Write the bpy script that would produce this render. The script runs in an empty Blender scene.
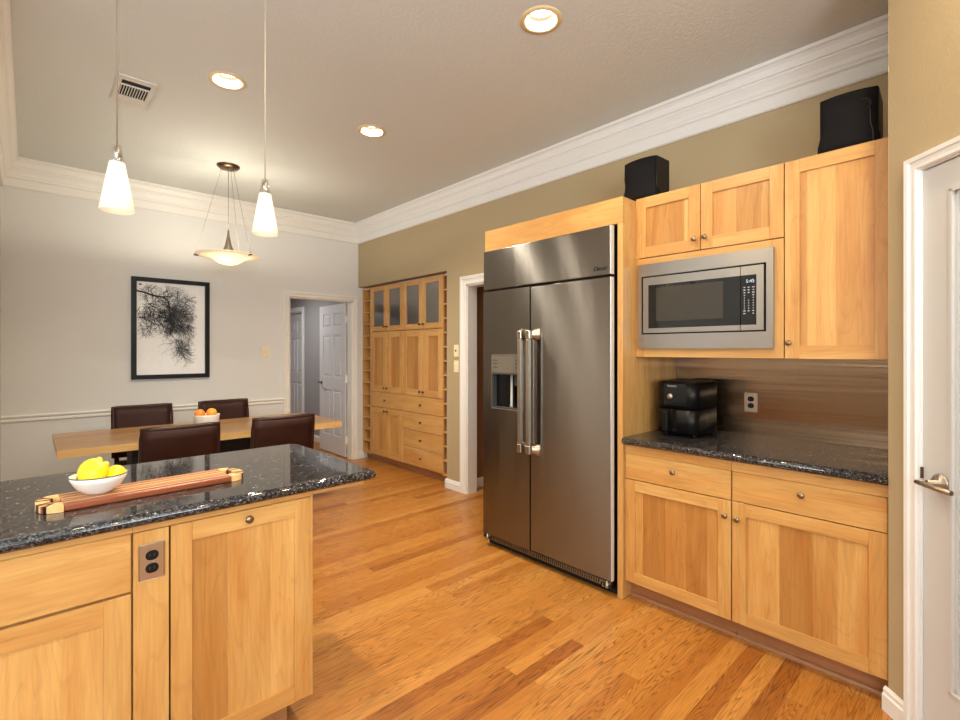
import bpy, bmesh, math, random
from mathutils import Matrix, Vector
PI = math.pi
S = bpy.context.scene
COL = S.collection
# ------------------------------------------------------------------ camera, world, exposure
YAW = math.radians(42.83)
cam_data = bpy.data.cameras.new('camera')
cam_data.sensor_width = 36.0
cam_data.lens = 487.0 / 960.0 * 36.0
cam_data.shift_y = -9.0 / 960.0
cam_data.clip_start = 0.02
cam = bpy.data.objects.new('camera', cam_data)
COL.objects.link(cam)
cam.location = (0, 0, 1.40)
cam.rotation_euler = (PI / 2, 0, -YAW)
S.camera = cam
S.view_settings.view_transform = 'Standard'
S.view_settings.look = 'None'
S.view_settings.gamma = 1.0
S.view_settings.use_curve_mapping = False
S.view_settings.exposure = 0.22
S.cycles.max_bounces = 10
S.cycles.diffuse_bounces = 5
S.cycles.glossy_bounces = 5
S.cycles.transmission_bounces = 8
S.cycles.sample_clamp_indirect = 4.0
S.cycles.caustics_reflective = False
S.cycles.caustics_refractive = False
world = bpy.data.worlds.new('world')
S.world = world
world.use_nodes = True
world.node_tree.nodes['Background'].inputs[0].default_value = (0.75, 0.85, 1.0, 1)
world.node_tree.nodes['Background'].inputs[1].default_value = 0.6

WARM = (1.0, 0.90, 0.72)


def area(name, loc, rot, sx, sy, power, color, disk=False, parent=None, spread=PI):
    d = bpy.data.lights.new(name, 'AREA')
    d.shape = 'DISK' if disk else 'RECTANGLE'
    d.size = sx
    d.size_y = sy
    d.energy = power
    d.color = color
    d.spread = spread
    o = bpy.data.objects.new(name, d)
    COL.objects.link(o)
    o.location = loc
    o.rotation_euler = rot
    if parent is not None:
        o.parent = parent
    return o


# added fill panels standing in for daylight at unseen left and rear windows
DAY_FILL = (0.92, 0.985, 1.0)
UP = math.radians(55)          # tilts both fill panels upward to brighten the ceiling
area('daylight_fill_left', (-3.45, -0.8, 1.75), (0, -PI / 2 - UP, 0), 1.5, 2.6, 90, DAY_FILL)
area('daylight_fill_rear', (-0.9, -2.45, 1.75), (PI / 2 + UP, 0, 0), 2.8, 1.6, 280, DAY_FILL)
area('hall_lamp', (2.3, 7.2, 2.40), (0, 0, 0), 0.4, 0.4, 20, (1.0, 0.96, 0.91))
# the ceiling lights of this row that stand behind the photographer's back and above his head
for k, (lx, ly) in enumerate(((1.75, -0.05), (0.30, 0.35), (-1.1, 1.55), (-1.1, -0.6), (0.875, 1.45))):
    area('ceiling_light_out_of_view', (lx, ly, 3.0), (0, 0, 0), 0.14, 0.14, (14, 6, 6, 6, 15)[k], (1.0, 0.78, 0.50), True)


# ------------------------------------------------------------------ node materials
def new_mat(name):
    m = bpy.data.materials.new(name)
    m.use_nodes = True
    nt = m.node_tree
    nt.nodes.clear()
    out = nt.nodes.new('ShaderNodeOutputMaterial')
    b = nt.nodes.new('ShaderNodeBsdfPrincipled')
    nt.links.new(b.outputs[0], out.inputs[0])
    return m, nt, b, out


class NT:
    def __init__(self, nt):
        self.nt = nt

    def n(self, t, **kw):
        x = self.nt.nodes.new(t)
        for k, v in kw.items():
            setattr(x, k, v)
        return x

    def put(self, sock, v):
        if isinstance(v, bpy.types.NodeSocket):
            self.nt.links.new(v, sock)
        elif v is not None:
            sock.default_value = v

    def math(self, op, a, b=None, c=None):
        x = self.n('ShaderNodeMath', operation=op)
        self.put(x.inputs[0], a)
        if b is not None:
            self.put(x.inputs[1], b)
        if c is not None:
            self.put(x.inputs[2], c)
        return x.outputs[0]

    def comb(self, a, b, c):
        x = self.n('ShaderNodeCombineXYZ')
        for i, v in enumerate((a, b, c)):
            self.put(x.inputs[i], v)
        return x.outputs[0]

    def obj(self):
        t = self.n('ShaderNodeTexCoord')
        s = self.n('ShaderNodeSeparateXYZ')
        self.nt.links.new(t.outputs['Object'], s.inputs[0])
        return t.outputs['Object'], s.outputs[0], s.outputs[1], s.outputs[2]

    def rand(self):
        return self.n('ShaderNodeObjectInfo').outputs['Random']

    def noise(self, vec, scale=5.0, detail=3.0, rough=0.5, dist=0.0):
        x = self.n('ShaderNodeTexNoise')
        self.put(x.inputs['Vector'], vec)
        x.inputs['Scale'].default_value = scale
        x.inputs['Detail'].default_value = detail
        x.inputs['Roughness'].default_value = rough
        x.inputs['Distortion'].default_value = dist
        return x.outputs[0]

    def ramp(self, fac, stops, interp='LINEAR'):
        x = self.n('ShaderNodeValToRGB')
        x.color_ramp.interpolation = interp
        e = x.color_ramp.elements
        while len(e) < len(stops):
            e.new(0.5)
        for i, (p, c) in enumerate(stops):
            e[i].position = p
            e[i].color = (c[0], c[1], c[2], 1) if isinstance(c, tuple) else (c, c, c, 1)
        self.put(x.inputs[0], fac)
        return x.outputs[0]

    def mix(self, fac, a, b, mode='MIX'):
        x = self.n('ShaderNodeMix', data_type='RGBA', blend_type=mode)
        self.put(x.inputs[0], fac)
        self.put(x.inputs[6], a if not isinstance(a, tuple) else (a[0], a[1], a[2], 1))
        self.put(x.inputs[7], b if not isinstance(b, tuple) else (b[0], b[1], b[2], 1))
        return x.outputs[2]

    def bump(self, h, strength=0.2, dist=0.01):
        x = self.n('ShaderNodeBump')
        x.inputs['Strength'].default_value = strength
        x.inputs['Distance'].default_value = dist
        self.put(x.inputs['Height'], h)
        return x.outputs[0]


def plain(name, col, rough=0.5, metal=0.0, noise=0.0, coat=0.0, scale=30.0, spec=0.5):
    m, nt, b, _ = new_mat(name)
    g = NT(nt)
    b.inputs['Roughness'].default_value = rough
    b.inputs['Metallic'].default_value = metal
    b.inputs['Coat Weight'].default_value = coat
    b.inputs['Specular IOR Level'].default_value = spec
    v, x, y, z = g.obj()
    n = g.noise(v, scale, 3)
    d = noise if noise else 0.03
    c0 = tuple(c * (1 - d) for c in col)
    c1 = tuple(min(1, c * (1 + d)) for c in col)
    nt.links.new(g.ramp(n, [(0.3, c0), (0.7, c1)]), b.inputs['Base Color'])
    return m


def paint(name, col, bump=0.25, scale=90.0, rough=0.75):
    m, nt, b, _ = new_mat(name)
    g = NT(nt)
    v, x, y, z = g.obj()
    n = g.noise(v, scale, 2.0, 0.5)
    big = g.noise(v, 1.3, 2.0)
    nt.links.new(g.mix(big, tuple(c * 0.97 for c in col), tuple(min(1, c * 1.03) for c in col)), b.inputs['Base Color'])
    b.inputs['Roughness'].default_value = rough
    b.inputs['Specular IOR Level'].default_value = 0.25
    nt.links.new(g.bump(n, bump, 0.004), b.inputs['Normal'])
    return m


def maple(name, horizontal=False, staves=0.0, light=(0.64, 0.378, 0.128), dark=(0.52, 0.240, 0.062), rough=0.33):
    m, nt, b, _ = new_mat(name)
    g = NT(nt)
    v, x, y, z = g.obj()
    r = g.rand()
    w = g.math('ADD', x, y)
    w = g.math('ADD', w, g.math('MULTIPLY', r, 17.0))
    across, along = (z, w) if horizontal else (w, z)
    ro = g.math('MULTIPLY', r, 31.0)
    fig = g.noise(g.comb(g.math('MULTIPLY', across, 9.0), g.math('MULTIPLY', along, 1.1), ro), 1.0, 4.0, 0.55, 0.8)
    fine = g.noise(g.comb(g.math('MULTIPLY', across, 120.0), g.math('MULTIPLY', along, 5.0), ro), 1.0, 2.0, 0.6)
    streak = g.noise(g.comb(g.math('MULTIPLY', across, 34.0), g.math('MULTIPLY', along, 1.6), ro), 1.0, 3.0, 0.65, 1.4)
    rings = g.noise(g.comb(g.math('MULTIPLY', across, 7.0), g.math('MULTIPLY', along, 0.9), g.math('ADD', ro, 5.0)), 1.0, 2.0, 0.5, 0.6)
    ring = g.ramp(g.math('FRACT', g.math('MULTIPLY', rings, 15.0)), [(0.0, 0.91), (0.2, 1.0), (0.9, 1.015), (1.0, 0.91)])
    mid = tuple((a + c) / 2 for a, c in zip(light, dark))
    col = g.ramp(fig, [(0.28, dark), (0.5, mid), (0.68, light)])
    tone = g.ramp(fine, [(0.3, 0.90), (0.7, 1.06)])
    col = g.mix(1.0, col, tone, 'MULTIPLY')
    if staves:
        vo = g.n('ShaderNodeTexVoronoi', voronoi_dimensions='1D')
        vo.inputs['Scale'].default_value = staves
        vo.inputs['Randomness'].default_value = 0.75
        g.put(vo.inputs['W'], across)
        sp = g.n('ShaderNodeSeparateColor')
        nt.links.new(vo.outputs['Color'], sp.inputs[0])
        st = g.ramp(sp.outputs[0], [(0.1, (0.74, 0.62, 0.50)), (0.4, (0.90, 0.83, 0.76)), (0.9, (1.10, 1.12, 1.14))])
        col = g.mix(1.0, col, st, 'MULTIPLY')
    col = g.mix(1.0, col, ring, 'MULTIPLY')
    pit = g.ramp(streak, [(0.66, 1.0), (0.76, 0.62)])
    col = g.mix(1.0, col, pit, 'MULTIPLY')
    nt.links.new(col, b.inputs['Base Color'])
    b.inputs['Roughness'].default_value = rough
    b.inputs['Coat Weight'].default_value = 0.15
    b.inputs['Coat Roughness'].default_value = 0.2
    return m


def oak_floor(name):
    m, nt, b, _ = new_mat(name)
    g = NT(nt)
    v, x, y, z = g.obj()
    PW = 0.0755
    q = g.math('DIVIDE', y, PW)
    row = g.math('FLOOR', q)
    fy = g.math('FRACT', q)
    wn = g.n('ShaderNodeTexWhiteNoise', noise_dimensions='1D')
    g.put(wn.inputs['W'], row)
    bl = g.math('DIVIDE', g.math('ADD', x, g.math('MULTIPLY', wn.outputs[0], 7.0)), 1.05)
    bi = g.math('FLOOR', bl)
    fx = g.math('FRACT', bl)
    w2 = g.n('ShaderNodeTexWhiteNoise', noise_dimensions='2D')
    g.put(w2.inputs['Vector'], g.comb(row, bi, 0.0))
    rid = w2.outputs[0]
    off = g.math('MULTIPLY', rid, 43.0)
    base = g.ramp(rid, [(0.0, (0.30, 0.095, 0.015)), (0.08, (0.38, 0.135, 0.023)), (0.4, (0.44, 0.172, 0.031)), (0.9, (0.485, 0.203, 0.040)), (1.0, (0.52, 0.235, 0.054))])
    # plain sawn cathedral figure: long nested bands
    nx = g.math('MULTIPLY', x, 1.3)
    ny = g.math('MULTIPLY', y, 21.0)
    wob = g.noise(g.comb(nx, ny, off), 1.0, 2.0, 0.5, 0.3)
    band = g.math('FRACT', g.math('MULTIPLY', wob, 17.0))
    fig = g.ramp(band, [(0.0, 0.44), (0.16, 0.76), (0.40, 1.02), (0.85, 1.06), (1.0, 0.44)])
    fine = g.noise(g.comb(g.math('MULTIPLY', x, 9.0), g.math('MULTIPLY', y, 330.0), off), 1.0, 2.0, 0.6)
    pores = g.ramp(fine, [(0.32, 0.60), (0.5, 1.0), (0.8, 1.08)])
    amt = g.ramp(g.noise(g.comb(g.math('MULTIPLY', x, 0.7), g.math('MULTIPLY', y, 5.0), off), 1.0, 1.0), [(0.30, 0.25), (0.55, 1.0)])
    col = g.mix(amt, base, g.mix(1.0, base, fig, 'MULTIPLY'))
    col = g.mix(0.65, col, g.mix(1.0, col, pores, 'MULTIPLY'))
    e1 = g.math('LESS_THAN', fy, 0.02)
    e2 = g.math('LESS_THAN', fx, 0.0018)
    gap = g.math('MAXIMUM', e1, e2)
    col = g.mix(g.math('MULTIPLY', gap, 0.55), col, (0.14, 0.05, 0.015))
    nt.links.new(col, b.inputs['Base Color'])
    b.inputs['Roughness'].default_value = 0.30
    b.inputs['Specular IOR Level'].default_value = 0.45
    nt.links.new(g.bump(g.math('SUBTRACT', 1.0, gap), 0.15, 0.002), b.inputs['Normal'])
    return m


def granite(name):
    m, nt, b, _ = new_mat(name)
    g = NT(nt)
    v, x, y, z = g.obj()
    vo = g.n('ShaderNodeTexVoronoi')
    vo.inputs['Scale'].default_value = 205.0
    g.put(vo.inputs['Vector'], v)
    sp = g.n('ShaderNodeSeparateColor')
    nt.links.new(vo.outputs['Color'], sp.inputs[0])
    fl = g.ramp(sp.outputs[0], [(0.0, (0.006, 0.006, 0.007)), (0.40, (0.020, 0.019, 0.021)), (0.62, (0.060, 0.060, 0.068)), (0.80, (0.12, 0.11, 0.108)), (0.90, (0.11, 0.085, 0.065)), (0.982, (0.30, 0.30, 0.32))], 'CONSTANT')
    big = g.noise(v, 26.0, 3.0)
    col = g.mix(g.ramp(big, [(0.35, 0.0), (0.65, 0.45)]), fl, (0.024, 0.022, 0.023))
    nt.links.new(col, b.inputs['Base Color'])
    b.inputs['Roughness'].default_value = 0.045
    b.inputs['Specular IOR Level'].default_value = 0.6
    return m


def steel(name, col=(0.26, 0.248, 0.235), rough=0.25, aniso=1.0, rot=0.25, axis='Z', ky=4.0, kz=0.8, bs=0.12):
    m, nt, b, _ = new_mat(name)
    g = NT(nt)
    v, x, y, z = g.obj()
    b.inputs['Metallic'].default_value = 1.0
    b.inputs['Anisotropic'].default_value = aniso
    b.inputs['Anisotropic Rotation'].default_value = rot
    t = g.n('ShaderNodeTangent', direction_type='RADIAL', axis=axis)
    nt.links.new(t.outputs[0], b.inputs['Tangent'])
    brush = g.noise(g.comb(g.math('MULTIPLY', x, 3.0), g.math('MULTIPLY', y, 3.0), g.math('MULTIPLY', z, 500.0)), 1.0, 2.0)
    lo = tuple(c * 0.95 for c in col)
    nt.links.new(g.mix(brush, lo, col), b.inputs['Base Color'])
    wav = g.noise(g.comb(0.0, g.math('MULTIPLY', y, ky), g.math('MULTIPLY', z, kz)), 1.0, 2.0)
    nt.links.new(g.bump(wav, bs, 0.03), b.inputs['Normal'])
    b.inputs['Roughness'].default_value = rough
    return m


def glass(name, col=(1, 1, 1), rough=0.0, mixt=0.85):
    m, nt, b, out = new_mat(name)
    g = NT(nt)
    tr = g.n('ShaderNodeBsdfTransparent')
    tr.inputs[0].default_value = (col[0], col[1], col[2], 1)
    gl = g.n('ShaderNodeBsdfGlossy')
    gl.inputs['Roughness'].default_value = max(rough, 0.02)
    mx = g.n('ShaderNodeMixShader')
    mx.inputs[0].default_value = 1 - mixt
    nt.links.new(tr.outputs[0], mx.inputs[1])
    nt.links.new(gl.outputs[0], mx.inputs[2])
    nt.links.new(mx.outputs[0], out.inputs[0])
    return m


def emit(name, col, strength):
    m, nt, b, out = new_mat(name)
    g = NT(nt)
    e = g.n('ShaderNodeEmission')
    e.inputs[0].default_value = (col[0], col[1], col[2], 1)
    e.inputs[1].default_value = strength
    nt.links.new(e.outputs[0], out.inputs[0])
    return m


def opal(name, col=(0.95, 0.92, 0.86), glow=0.25, gcol=(1.0, 0.85, 0.62)):
    m, nt, b, out = new_mat(name)
    g = NT(nt)
    d = g.n('ShaderNodeBsdfDiffuse')
    d.inputs[0].default_value = (col[0], col[1], col[2], 1)
    t = g.n('ShaderNodeBsdfTranslucent')
    t.inputs[0].default_value = (col[0], col[1], col[2], 1)
    mx = g.n('ShaderNodeMixShader')
    mx.inputs[0].default_value = 0.55
    nt.links.new(d.outputs[0], mx.inputs[1])
    nt.links.new(t.outputs[0], mx.inputs[2])
    e = g.n('ShaderNodeEmission')
    e.inputs[0].default_value = (gcol[0], gcol[1], gcol[2], 1)
    e.inputs[1].default_value = glow
    ad = g.n('ShaderNodeAddShader')
    nt.links.new(mx.outputs[0], ad.inputs[0])
    nt.links.new(e.outputs[0], ad.inputs[1])
    gl = g.n('ShaderNodeBsdfGlossy')
    gl.inputs['Roughness'].default_value = 0.08
    m2 = g.n('ShaderNodeMixShader')
    m2.inputs[0].default_value = 0.04
    nt.links.new(ad.outputs[0], m2.inputs[1])
    nt.links.new(gl.outputs[0], m2.inputs[2])
    nt.links.new(m2.outputs[0], out.inputs[0])
    return m


def leather(name, c0, c1, rough=0.55):
    m, nt, b, _ = new_mat(name)
    b.inputs['Specular IOR Level'].default_value = 0.22
    g = NT(nt)
    v, x, y, z = g.obj()
    n = g.noise(v, 9.0, 3.0)
    f = g.noise(v, 220.0, 2.0)
    nt.links.new(g.mix(n, c0, c1), b.inputs['Base Color'])
    b.inputs['Roughness'].default_value = rough
    nt.links.new(g.bump(f, 0.12, 0.002), b.inputs['Normal'])
    return m


def table_wood(name):
    m, nt, b, _ = new_mat(name)
    g = NT(nt)
    v, x, y, z = g.obj()
    vo = g.n('ShaderNodeTexVoronoi', voronoi_dimensions='1D')
    vo.inputs['Scale'].default_value = 9.0
    g.put(vo.inputs['W'], y)
    sp = g.n('ShaderNodeSeparateColor')
    nt.links.new(vo.outputs['Color'], sp.inputs[0])
    n = g.noise(g.comb(g.math('MULTIPLY', x, 1.6), g.math('MULTIPLY', y, 30.0), 0.0), 1.0, 4.0, 0.6, 0.5)
    c = g.ramp(n, [(0.3, (0.26, 0.13, 0.052)), (0.7, (0.44, 0.25, 0.115))])
    c = g.mix(1.0, c, g.ramp(sp.outputs[0], [(0.0, 0.8), (1.0, 1.2)]), 'MULTIPLY')
    nt.links.new(c, b.inputs['Base Color'])
    b.inputs['Roughness'].default_value = 0.32
    return m


def striped_board(name):
    m, nt, b, _ = new_mat(name)
    g = NT(nt)
    v, x, y, z = g.obj()
    q = g.math('DIVIDE', g.math('ADD', y, 0.1), 0.2)
    n = g.noise(g.comb(g.math('MULTIPLY', x, 4.0), g.math('MULTIPLY', y, 120.0), z), 1.0, 3.0)
    red, tan, dk, pale = (0.27, 0.065, 0.020), (0.52, 0.21, 0.075), (0.09, 0.025, 0.012), (0.80, 0.50, 0.22)
    c = g.ramp(q, [(0.0, red), (0.22, red), (0.24, pale), (0.29, dk), (0.33, tan), (0.44, red), (0.47, pale), (0.52, tan), (0.60, dk), (0.64, pale), (0.70, red), (0.78, tan)], 'CONSTANT')
    c = g.mix(1.0, c, g.ramp(n, [(0.3, 0.8), (0.7, 1.15)]), 'MULTIPLY')
    nt.links.new(c, b.inputs['Base Color'])
    b.inputs['Roughness'].default_value = 0.35
    return m


M = {}
M['wall_far'] = paint('beige_paint', (0.71, 0.70, 0.67))
M['wall_khaki'] = paint('khaki_paint', (0.42, 0.335, 0.205))
M['ceiling'] = paint('ceiling_paint', (0.64, 0.665, 0.645), 0.45, 60.0)
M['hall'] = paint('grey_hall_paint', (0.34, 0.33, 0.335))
M['dim_tan_wall'] = paint('dim_tan_paint', (0.25, 0.13, 0.06))  # a tan wall, its dim warm light put into the brown colour
M['trim'] = plain('white_trim_paint', (0.77, 0.77, 0.76), 0.35, 0, 0.006)
M['trim_cream'] = plain('cream_trim_paint', (0.80, 0.775, 0.72), 0.4, 0, 0.006)
M['door_white'] = plain('white_door_paint', (0.56, 0.56, 0.555), 0.38, 0, 0.006)
M['door_grey'] = plain('pale_grey_door_paint', (0.66, 0.66, 0.68), 0.45, 0, 0.006)
M['floor'] = oak_floor('oak_strip_floor')
M['mv'] = maple('maple_upright')
M['mh'] = maple('maple_level', True)
M['mp'] = maple('maple_staved_panel', False, 9.0)
M['maple_raw'] = maple('maple_shelf', True, 0.0, (0.70, 0.42, 0.17), (0.55, 0.29, 0.10))
M['toe_and_cubby_shade'] = maple('stained_toe_and_cubby_shade', True, 0.0, (0.42, 0.20, 0.09), (0.33, 0.145, 0.06))  # stained toe boards; also paints the shade inside the cubbies
M['granite'] = granite('dark_granite')
M['steel'] = steel('brushed_steel')
M['steel_h'] = steel('brushed_steel_splashback', (0.25, 0.155, 0.09), 0.19, 0.97, 0.0, 'Z', 0.4, 22.0, 0.045)
M['steel_mw'] = steel('brushed_steel_oven', (0.40, 0.385, 0.37), 0.30, 0.7, 0.25)
M['steel_plain'] = plain('satin_steel', (0.46, 0.42, 0.36), 0.36, 1.0)
M['nickel'] = plain('satin_nickel', (0.40, 0.34, 0.27), 0.36, 1.0)
M['edge_grey'] = plain('pale_door_edge', (0.62, 0.57, 0.50), 0.4)
M['bronze'] = plain('dark_bronze', (0.16, 0.10, 0.06), 0.35, 1.0)
M['knob'] = plain('brown_nickel_knob', (0.30, 0.22, 0.15), 0.35, 1.0)
M['plate_steel'] = plain('brushed_plate', (0.58, 0.48, 0.38), 0.32, 1.0)
M['black'] = plain('black_plastic', (0.005, 0.0045, 0.0045), 0.38, spec=0.25)
M['black_gloss'] = plain('black_gloss', (0.006, 0.006, 0.006), 0.12, spec=0.35)
M['black_matte'] = plain('black_matte', (0.010, 0.009, 0.009), 0.7)
M['gap'] = plain('dark_gap', (0.006, 0.005, 0.004), 0.9)
M['speaker_cloth'] = plain('speaker_cloth', (0.006, 0.005, 0.006), 0.85, 0, 0.3, scale=400, spec=0.2)
M['mw_glass'] = plain('black_oven_glass', (0.005, 0.0045, 0.004), 0.04, spec=0.45)
M['mw_window'] = plain('oven_window_mesh', (0.030, 0.024, 0.015), 0.10, 0, 0.1, scale=600, spec=0.5)
M['white_mark'] = plain('white_marking', (0.42, 0.42, 0.42), 0.5)
M['grey_mark'] = plain('grey_marking', (0.05, 0.05, 0.045), 0.5)
M['display'] = emit('lit_digits', (0.85, 0.95, 1.0), 0.9)
M['leather'] = leather('brown_leather', (0.020, 0.0050, 0.0025), (0.034, 0.0085, 0.0038))
M['leather_dark'] = leather('dark_leather_edge', (0.022, 0.010, 0.008), (0.035, 0.014, 0.011), 0.3)
M['table'] = table_wood('walnut_table')
M['table_edge'] = maple('pale_table_edge', True, 0.0, (0.62, 0.40, 0.16), (0.50, 0.29, 0.10))
M['bowl'] = plain('white_enamel', (0.80, 0.79, 0.76), 0.22, 0, 0.02)
M['rim'] = plain('dark_rim', (0.02, 0.02, 0.022), 0.3)
M['lemon'] = plain('lemon_peel', (0.86, 0.66, 0.015), 0.38, 0, 0.06, scale=60)
M['orange'] = plain('orange_peel', (0.85, 0.25, 0.02), 0.42, 0, 0.08, scale=60)
M['orange_pale'] = plain('pale_orange_peel', (0.88, 0.36, 0.03), 0.42, 0, 0.08, scale=60)
M['stem'] = plain('stem_scar', (0.30, 0.28, 0.06), 0.6)
M['board'] = striped_board('striped_board_wood')
M['board_end'] = plain('pale_maple_block', (0.78, 0.47, 0.19), 0.4, 0, 0.1)
M['paper'] = plain('art_paper', (0.88, 0.88, 0.87), 0.5, 0, 0.02)
M['ink'] = plain('black_ink', (0.010, 0.010, 0.011), 0.7)
M['frame_black'] = plain('black_frame', (0.007, 0.007, 0.008), 0.4, spec=0.25)
M['ivory'] = plain('ivory_plate', (0.86, 0.76, 0.50), 0.4)
M['opal'] = opal('opal_glass', glow=0.03)
M['opal_dish'] = opal('opal_dish', (0.90, 0.85, 0.72), 0.16)
M['clear'] = glass('clear_glass', (0.97, 0.97, 0.97), 0.02, 0.8)
M['pane'] = glass('cabinet_glass', (0.50, 0.47, 0.42), 0.30, 0.66)
M['pantry_pane'] = glass('door_glass', (0.75, 0.80, 0.78), 0.03, 0.86)
M['lamp_lens'] = emit('lit_lamp_lens', (1.0, 0.90, 0.72), 14.0)
M['bulb'] = emit('lit_bulb', (1.0, 0.84, 0.60), 6.0)
M['gold'] = plain('cream_gold_ring', (0.72, 0.56, 0.32), 0.4)
M['baffle'] = plain('cream_baffle', (0.07, 0.050, 0.022), 0.45)
M['vent'] = plain('vent_paint', (0.63, 0.62, 0.57), 0.5)
M['disp_panel'] = plain('dispenser_panel', (0.17, 0.15, 0.12), 0.4, 0.3)
M['disp_grey'] = plain('dispenser_cavity', (0.055, 0.057, 0.06), 0.4)
M['disp_white'] = plain('dispenser_spout', (0.50, 0.49, 0.47), 0.35)
M['cable'] = plain('lamp_cable', (0.20, 0.15, 0.11), 0.5)
M['cable_pale'] = plain('pale_lamp_cable', (0.42, 0.36, 0.30), 0.45)
M['sky_pane'] = glass('window_glass', (0.95, 0.97, 1.0), 0.02, 0.92)

# ------------------------------------------------------------------ mesh helpers
WM = {}


def newbm():
    return bmesh.new()


def bx(bm, x0, x1, y0, y1, z0, z1, mi=0, bev=0.0, seg=1):
    vs = [bm.verts.new(p) for p in ((x0, y0, z0), (x1, y0, z0), (x1, y1, z0), (x0, y1, z0), (x0, y0, z1), (x1, y0, z1), (x1, y1, z1), (x0, y1, z1))]
    fs = [bm.faces.new([vs[i] for i in q]) for q in ((0, 3, 2, 1), (4, 5, 6, 7), (0, 1, 5, 4), (1, 2, 6, 5), (2, 3, 7, 6), (3, 0, 4, 7))]
    for f in fs:
        f.material_index = mi
    if bev > 0:
        es = list({e for f in fs for e in f.edges})
        r = bmesh.ops.bevel(bm, geom=es, offset=bev, segments=seg, profile=0.5, affect='EDGES')
        for f in r['faces']:
            f.material_index = mi
    return bm


def fb(bm, axis, plane, a0, a1, d0, d1, z0, z1, mi=0, bev=0.0):
    """box on a cabinet front: d runs from the front plane into the cabinet"""
    if axis == 'x':
        return bx(bm, plane + d0, plane + d1, a0, a1, z0, z1, mi, bev)
    return bx(bm, a0, a1, plane + d0, plane + d1, z0, z1, mi, bev)


def lathe(bm, prof, c=(0, 0, 0), seg=24, mi=0, mat=None, smooth=True):
    rings = []
    for r, z in prof:
        ring = []
        if r <= 1e-6:
            p = Vector((0, 0, z))
            ring = [p]
        else:
            ring = [Vector((r * math.cos(2 * PI * k / seg), r * math.sin(2 * PI * k / seg), z)) for k in range(seg)]
        if mat is not None:
            ring = [mat @ p for p in ring]
        rings.append([bm.verts.new(p + Vector(c)) for p in ring])
    for a, b in zip(rings[:-1], rings[1:]):
        for k in range(seg):
            k2 = (k + 1) % seg
            if len(a) == 1 and len(b) == 1:
                continue
            if len(a) == 1:
                f = bm.faces.new((a[0], b[k2], b[k]))
            elif len(b) == 1:
                f = bm.faces.new((a[k], a[k2], b[0]))
            else:
                f = bm.faces.new((a[k], a[k2], b[k2], b[k]))
            f.smooth = smooth
            f.material_index = mi
    return bm


def tube(bm, pts, r, seg=10, mi=0, radii=None):
    pts = [Vector(p) for p in pts]
    rings = []
    up = Vector((0.13, 0.31, 0.94)).normalized()
    for i, p in enumerate(pts):
        d = (pts[min(i + 1, len(pts) - 1)] - pts[max(i - 1, 0)]).normalized()
        a = d.cross(up)
        if a.length < 1e-3:
            a = d.cross(Vector((1, 0, 0)))
        a.normalize()
        c = d.cross(a).normalized()
        rr = radii[i] if radii else r
        rings.append([bm.verts.new(p + a * rr * math.cos(2 * PI * k / seg) + c * rr * math.sin(2 * PI * k / seg)) for k in range(seg)])
    for a, b in zip(rings[:-1], rings[1:]):
        for k in range(seg):
            f = bm.faces.new((a[k], a[(k + 1) % seg], b[(k + 1) % seg], b[k]))
            f.smooth = True
            f.material_index = mi
    for rg in (rings[0][::-1], rings[-1]):
        f = bm.faces.new(rg)
        f.material_index = mi
    return bm


def prism(bm, poly, mapf, l0, l1, mi=0, smooth=False):
    """poly: 2D points; mapf(u, v, l) -> xyz"""
    a = [bm.verts.new(mapf(u, v, l0)) for u, v in poly]
    b = [bm.verts.new(mapf(u, v, l1)) for u, v in poly]
    n = len(poly)
    fs = [bm.faces.new(a), bm.faces.new(b[::-1])]
    for k in range(n):
        f = bm.faces.new((a[k], b[k], b[(k + 1) % n], a[(k + 1) % n]))
        f.smooth = smooth
        fs.append(f)
    for f in fs:
        f.material_index = mi
    return bm


def rrect(x0, x1, y0, y1, r, seg=5, corners=(1, 1, 1, 1)):
    out = []
    for i, (cx, cy, a0) in enumerate(((x1 - r, y1 - r, 0), (x0 + r, y1 - r, 90), (x0 + r, y0 + r, 180), (x1 - r, y0 + r, 270))):
        if not corners[i]:
            out.append(((x1, y1), (x0, y1), (x0, y0), (x1, y0))[i])
            continue
        for k in range(seg + 1):
            a = math.radians(a0 + 90 * k / seg)
            out.append((cx + r * math.cos(a), cy + r * math.sin(a)))
    return out


def obj(name, bm, mats, parent=None, world=True, loc=(0, 0, 0), rotz=0.0, rot=None):
    """link the bmesh as ONE object. With world=True the verts are world coordinates."""
    if parent is not None:
        mw = WM[parent.name]
    else:
        mw = Matrix.Translation(loc) @ (rot.to_4x4() if rot is not None else Matrix.Rotation(rotz, 4, 'Z'))
    if world:
        bm.transform(mw.inverted())
    bmesh.ops.recalc_face_normals(bm, faces=bm.faces)
    me = bpy.data.meshes.new(name)
    bm.to_mesh(me)
    bm.free()
    if not isinstance(mats, (list, tuple)):
        mats = [mats]
    for m in mats:
        me.materials.append(M[m])
    o = bpy.data.objects.new(name, me)
    COL.objects.link(o)
    if parent is not None:
        o.parent = parent
    else:
        o.matrix_world = mw
    WM[o.name] = mw
    return o


def thing(name, label, cat, loc, rotz=0.0, group=None):
    o = bpy.data.objects.new(name, None)
    o.empty_display_size = 0.1
    COL.objects.link(o)
    o.location = loc
    o.rotation_euler = (0, 0, rotz)
    WM[o.name] = Matrix.Translation(loc) @ Matrix.Rotation(rotz, 4, 'Z')
    return tag(o, label, cat, group)


def tag(o, label, cat, group=None):
    o['label'] = label
    o['category'] = cat
    if group:
        o['group'] = group
    return o


def struct(o, label=None, cat=None):
    o['kind'] = 'structure'
    if label:
        o['label'] = label
        o['category'] = cat
    return o


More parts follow.
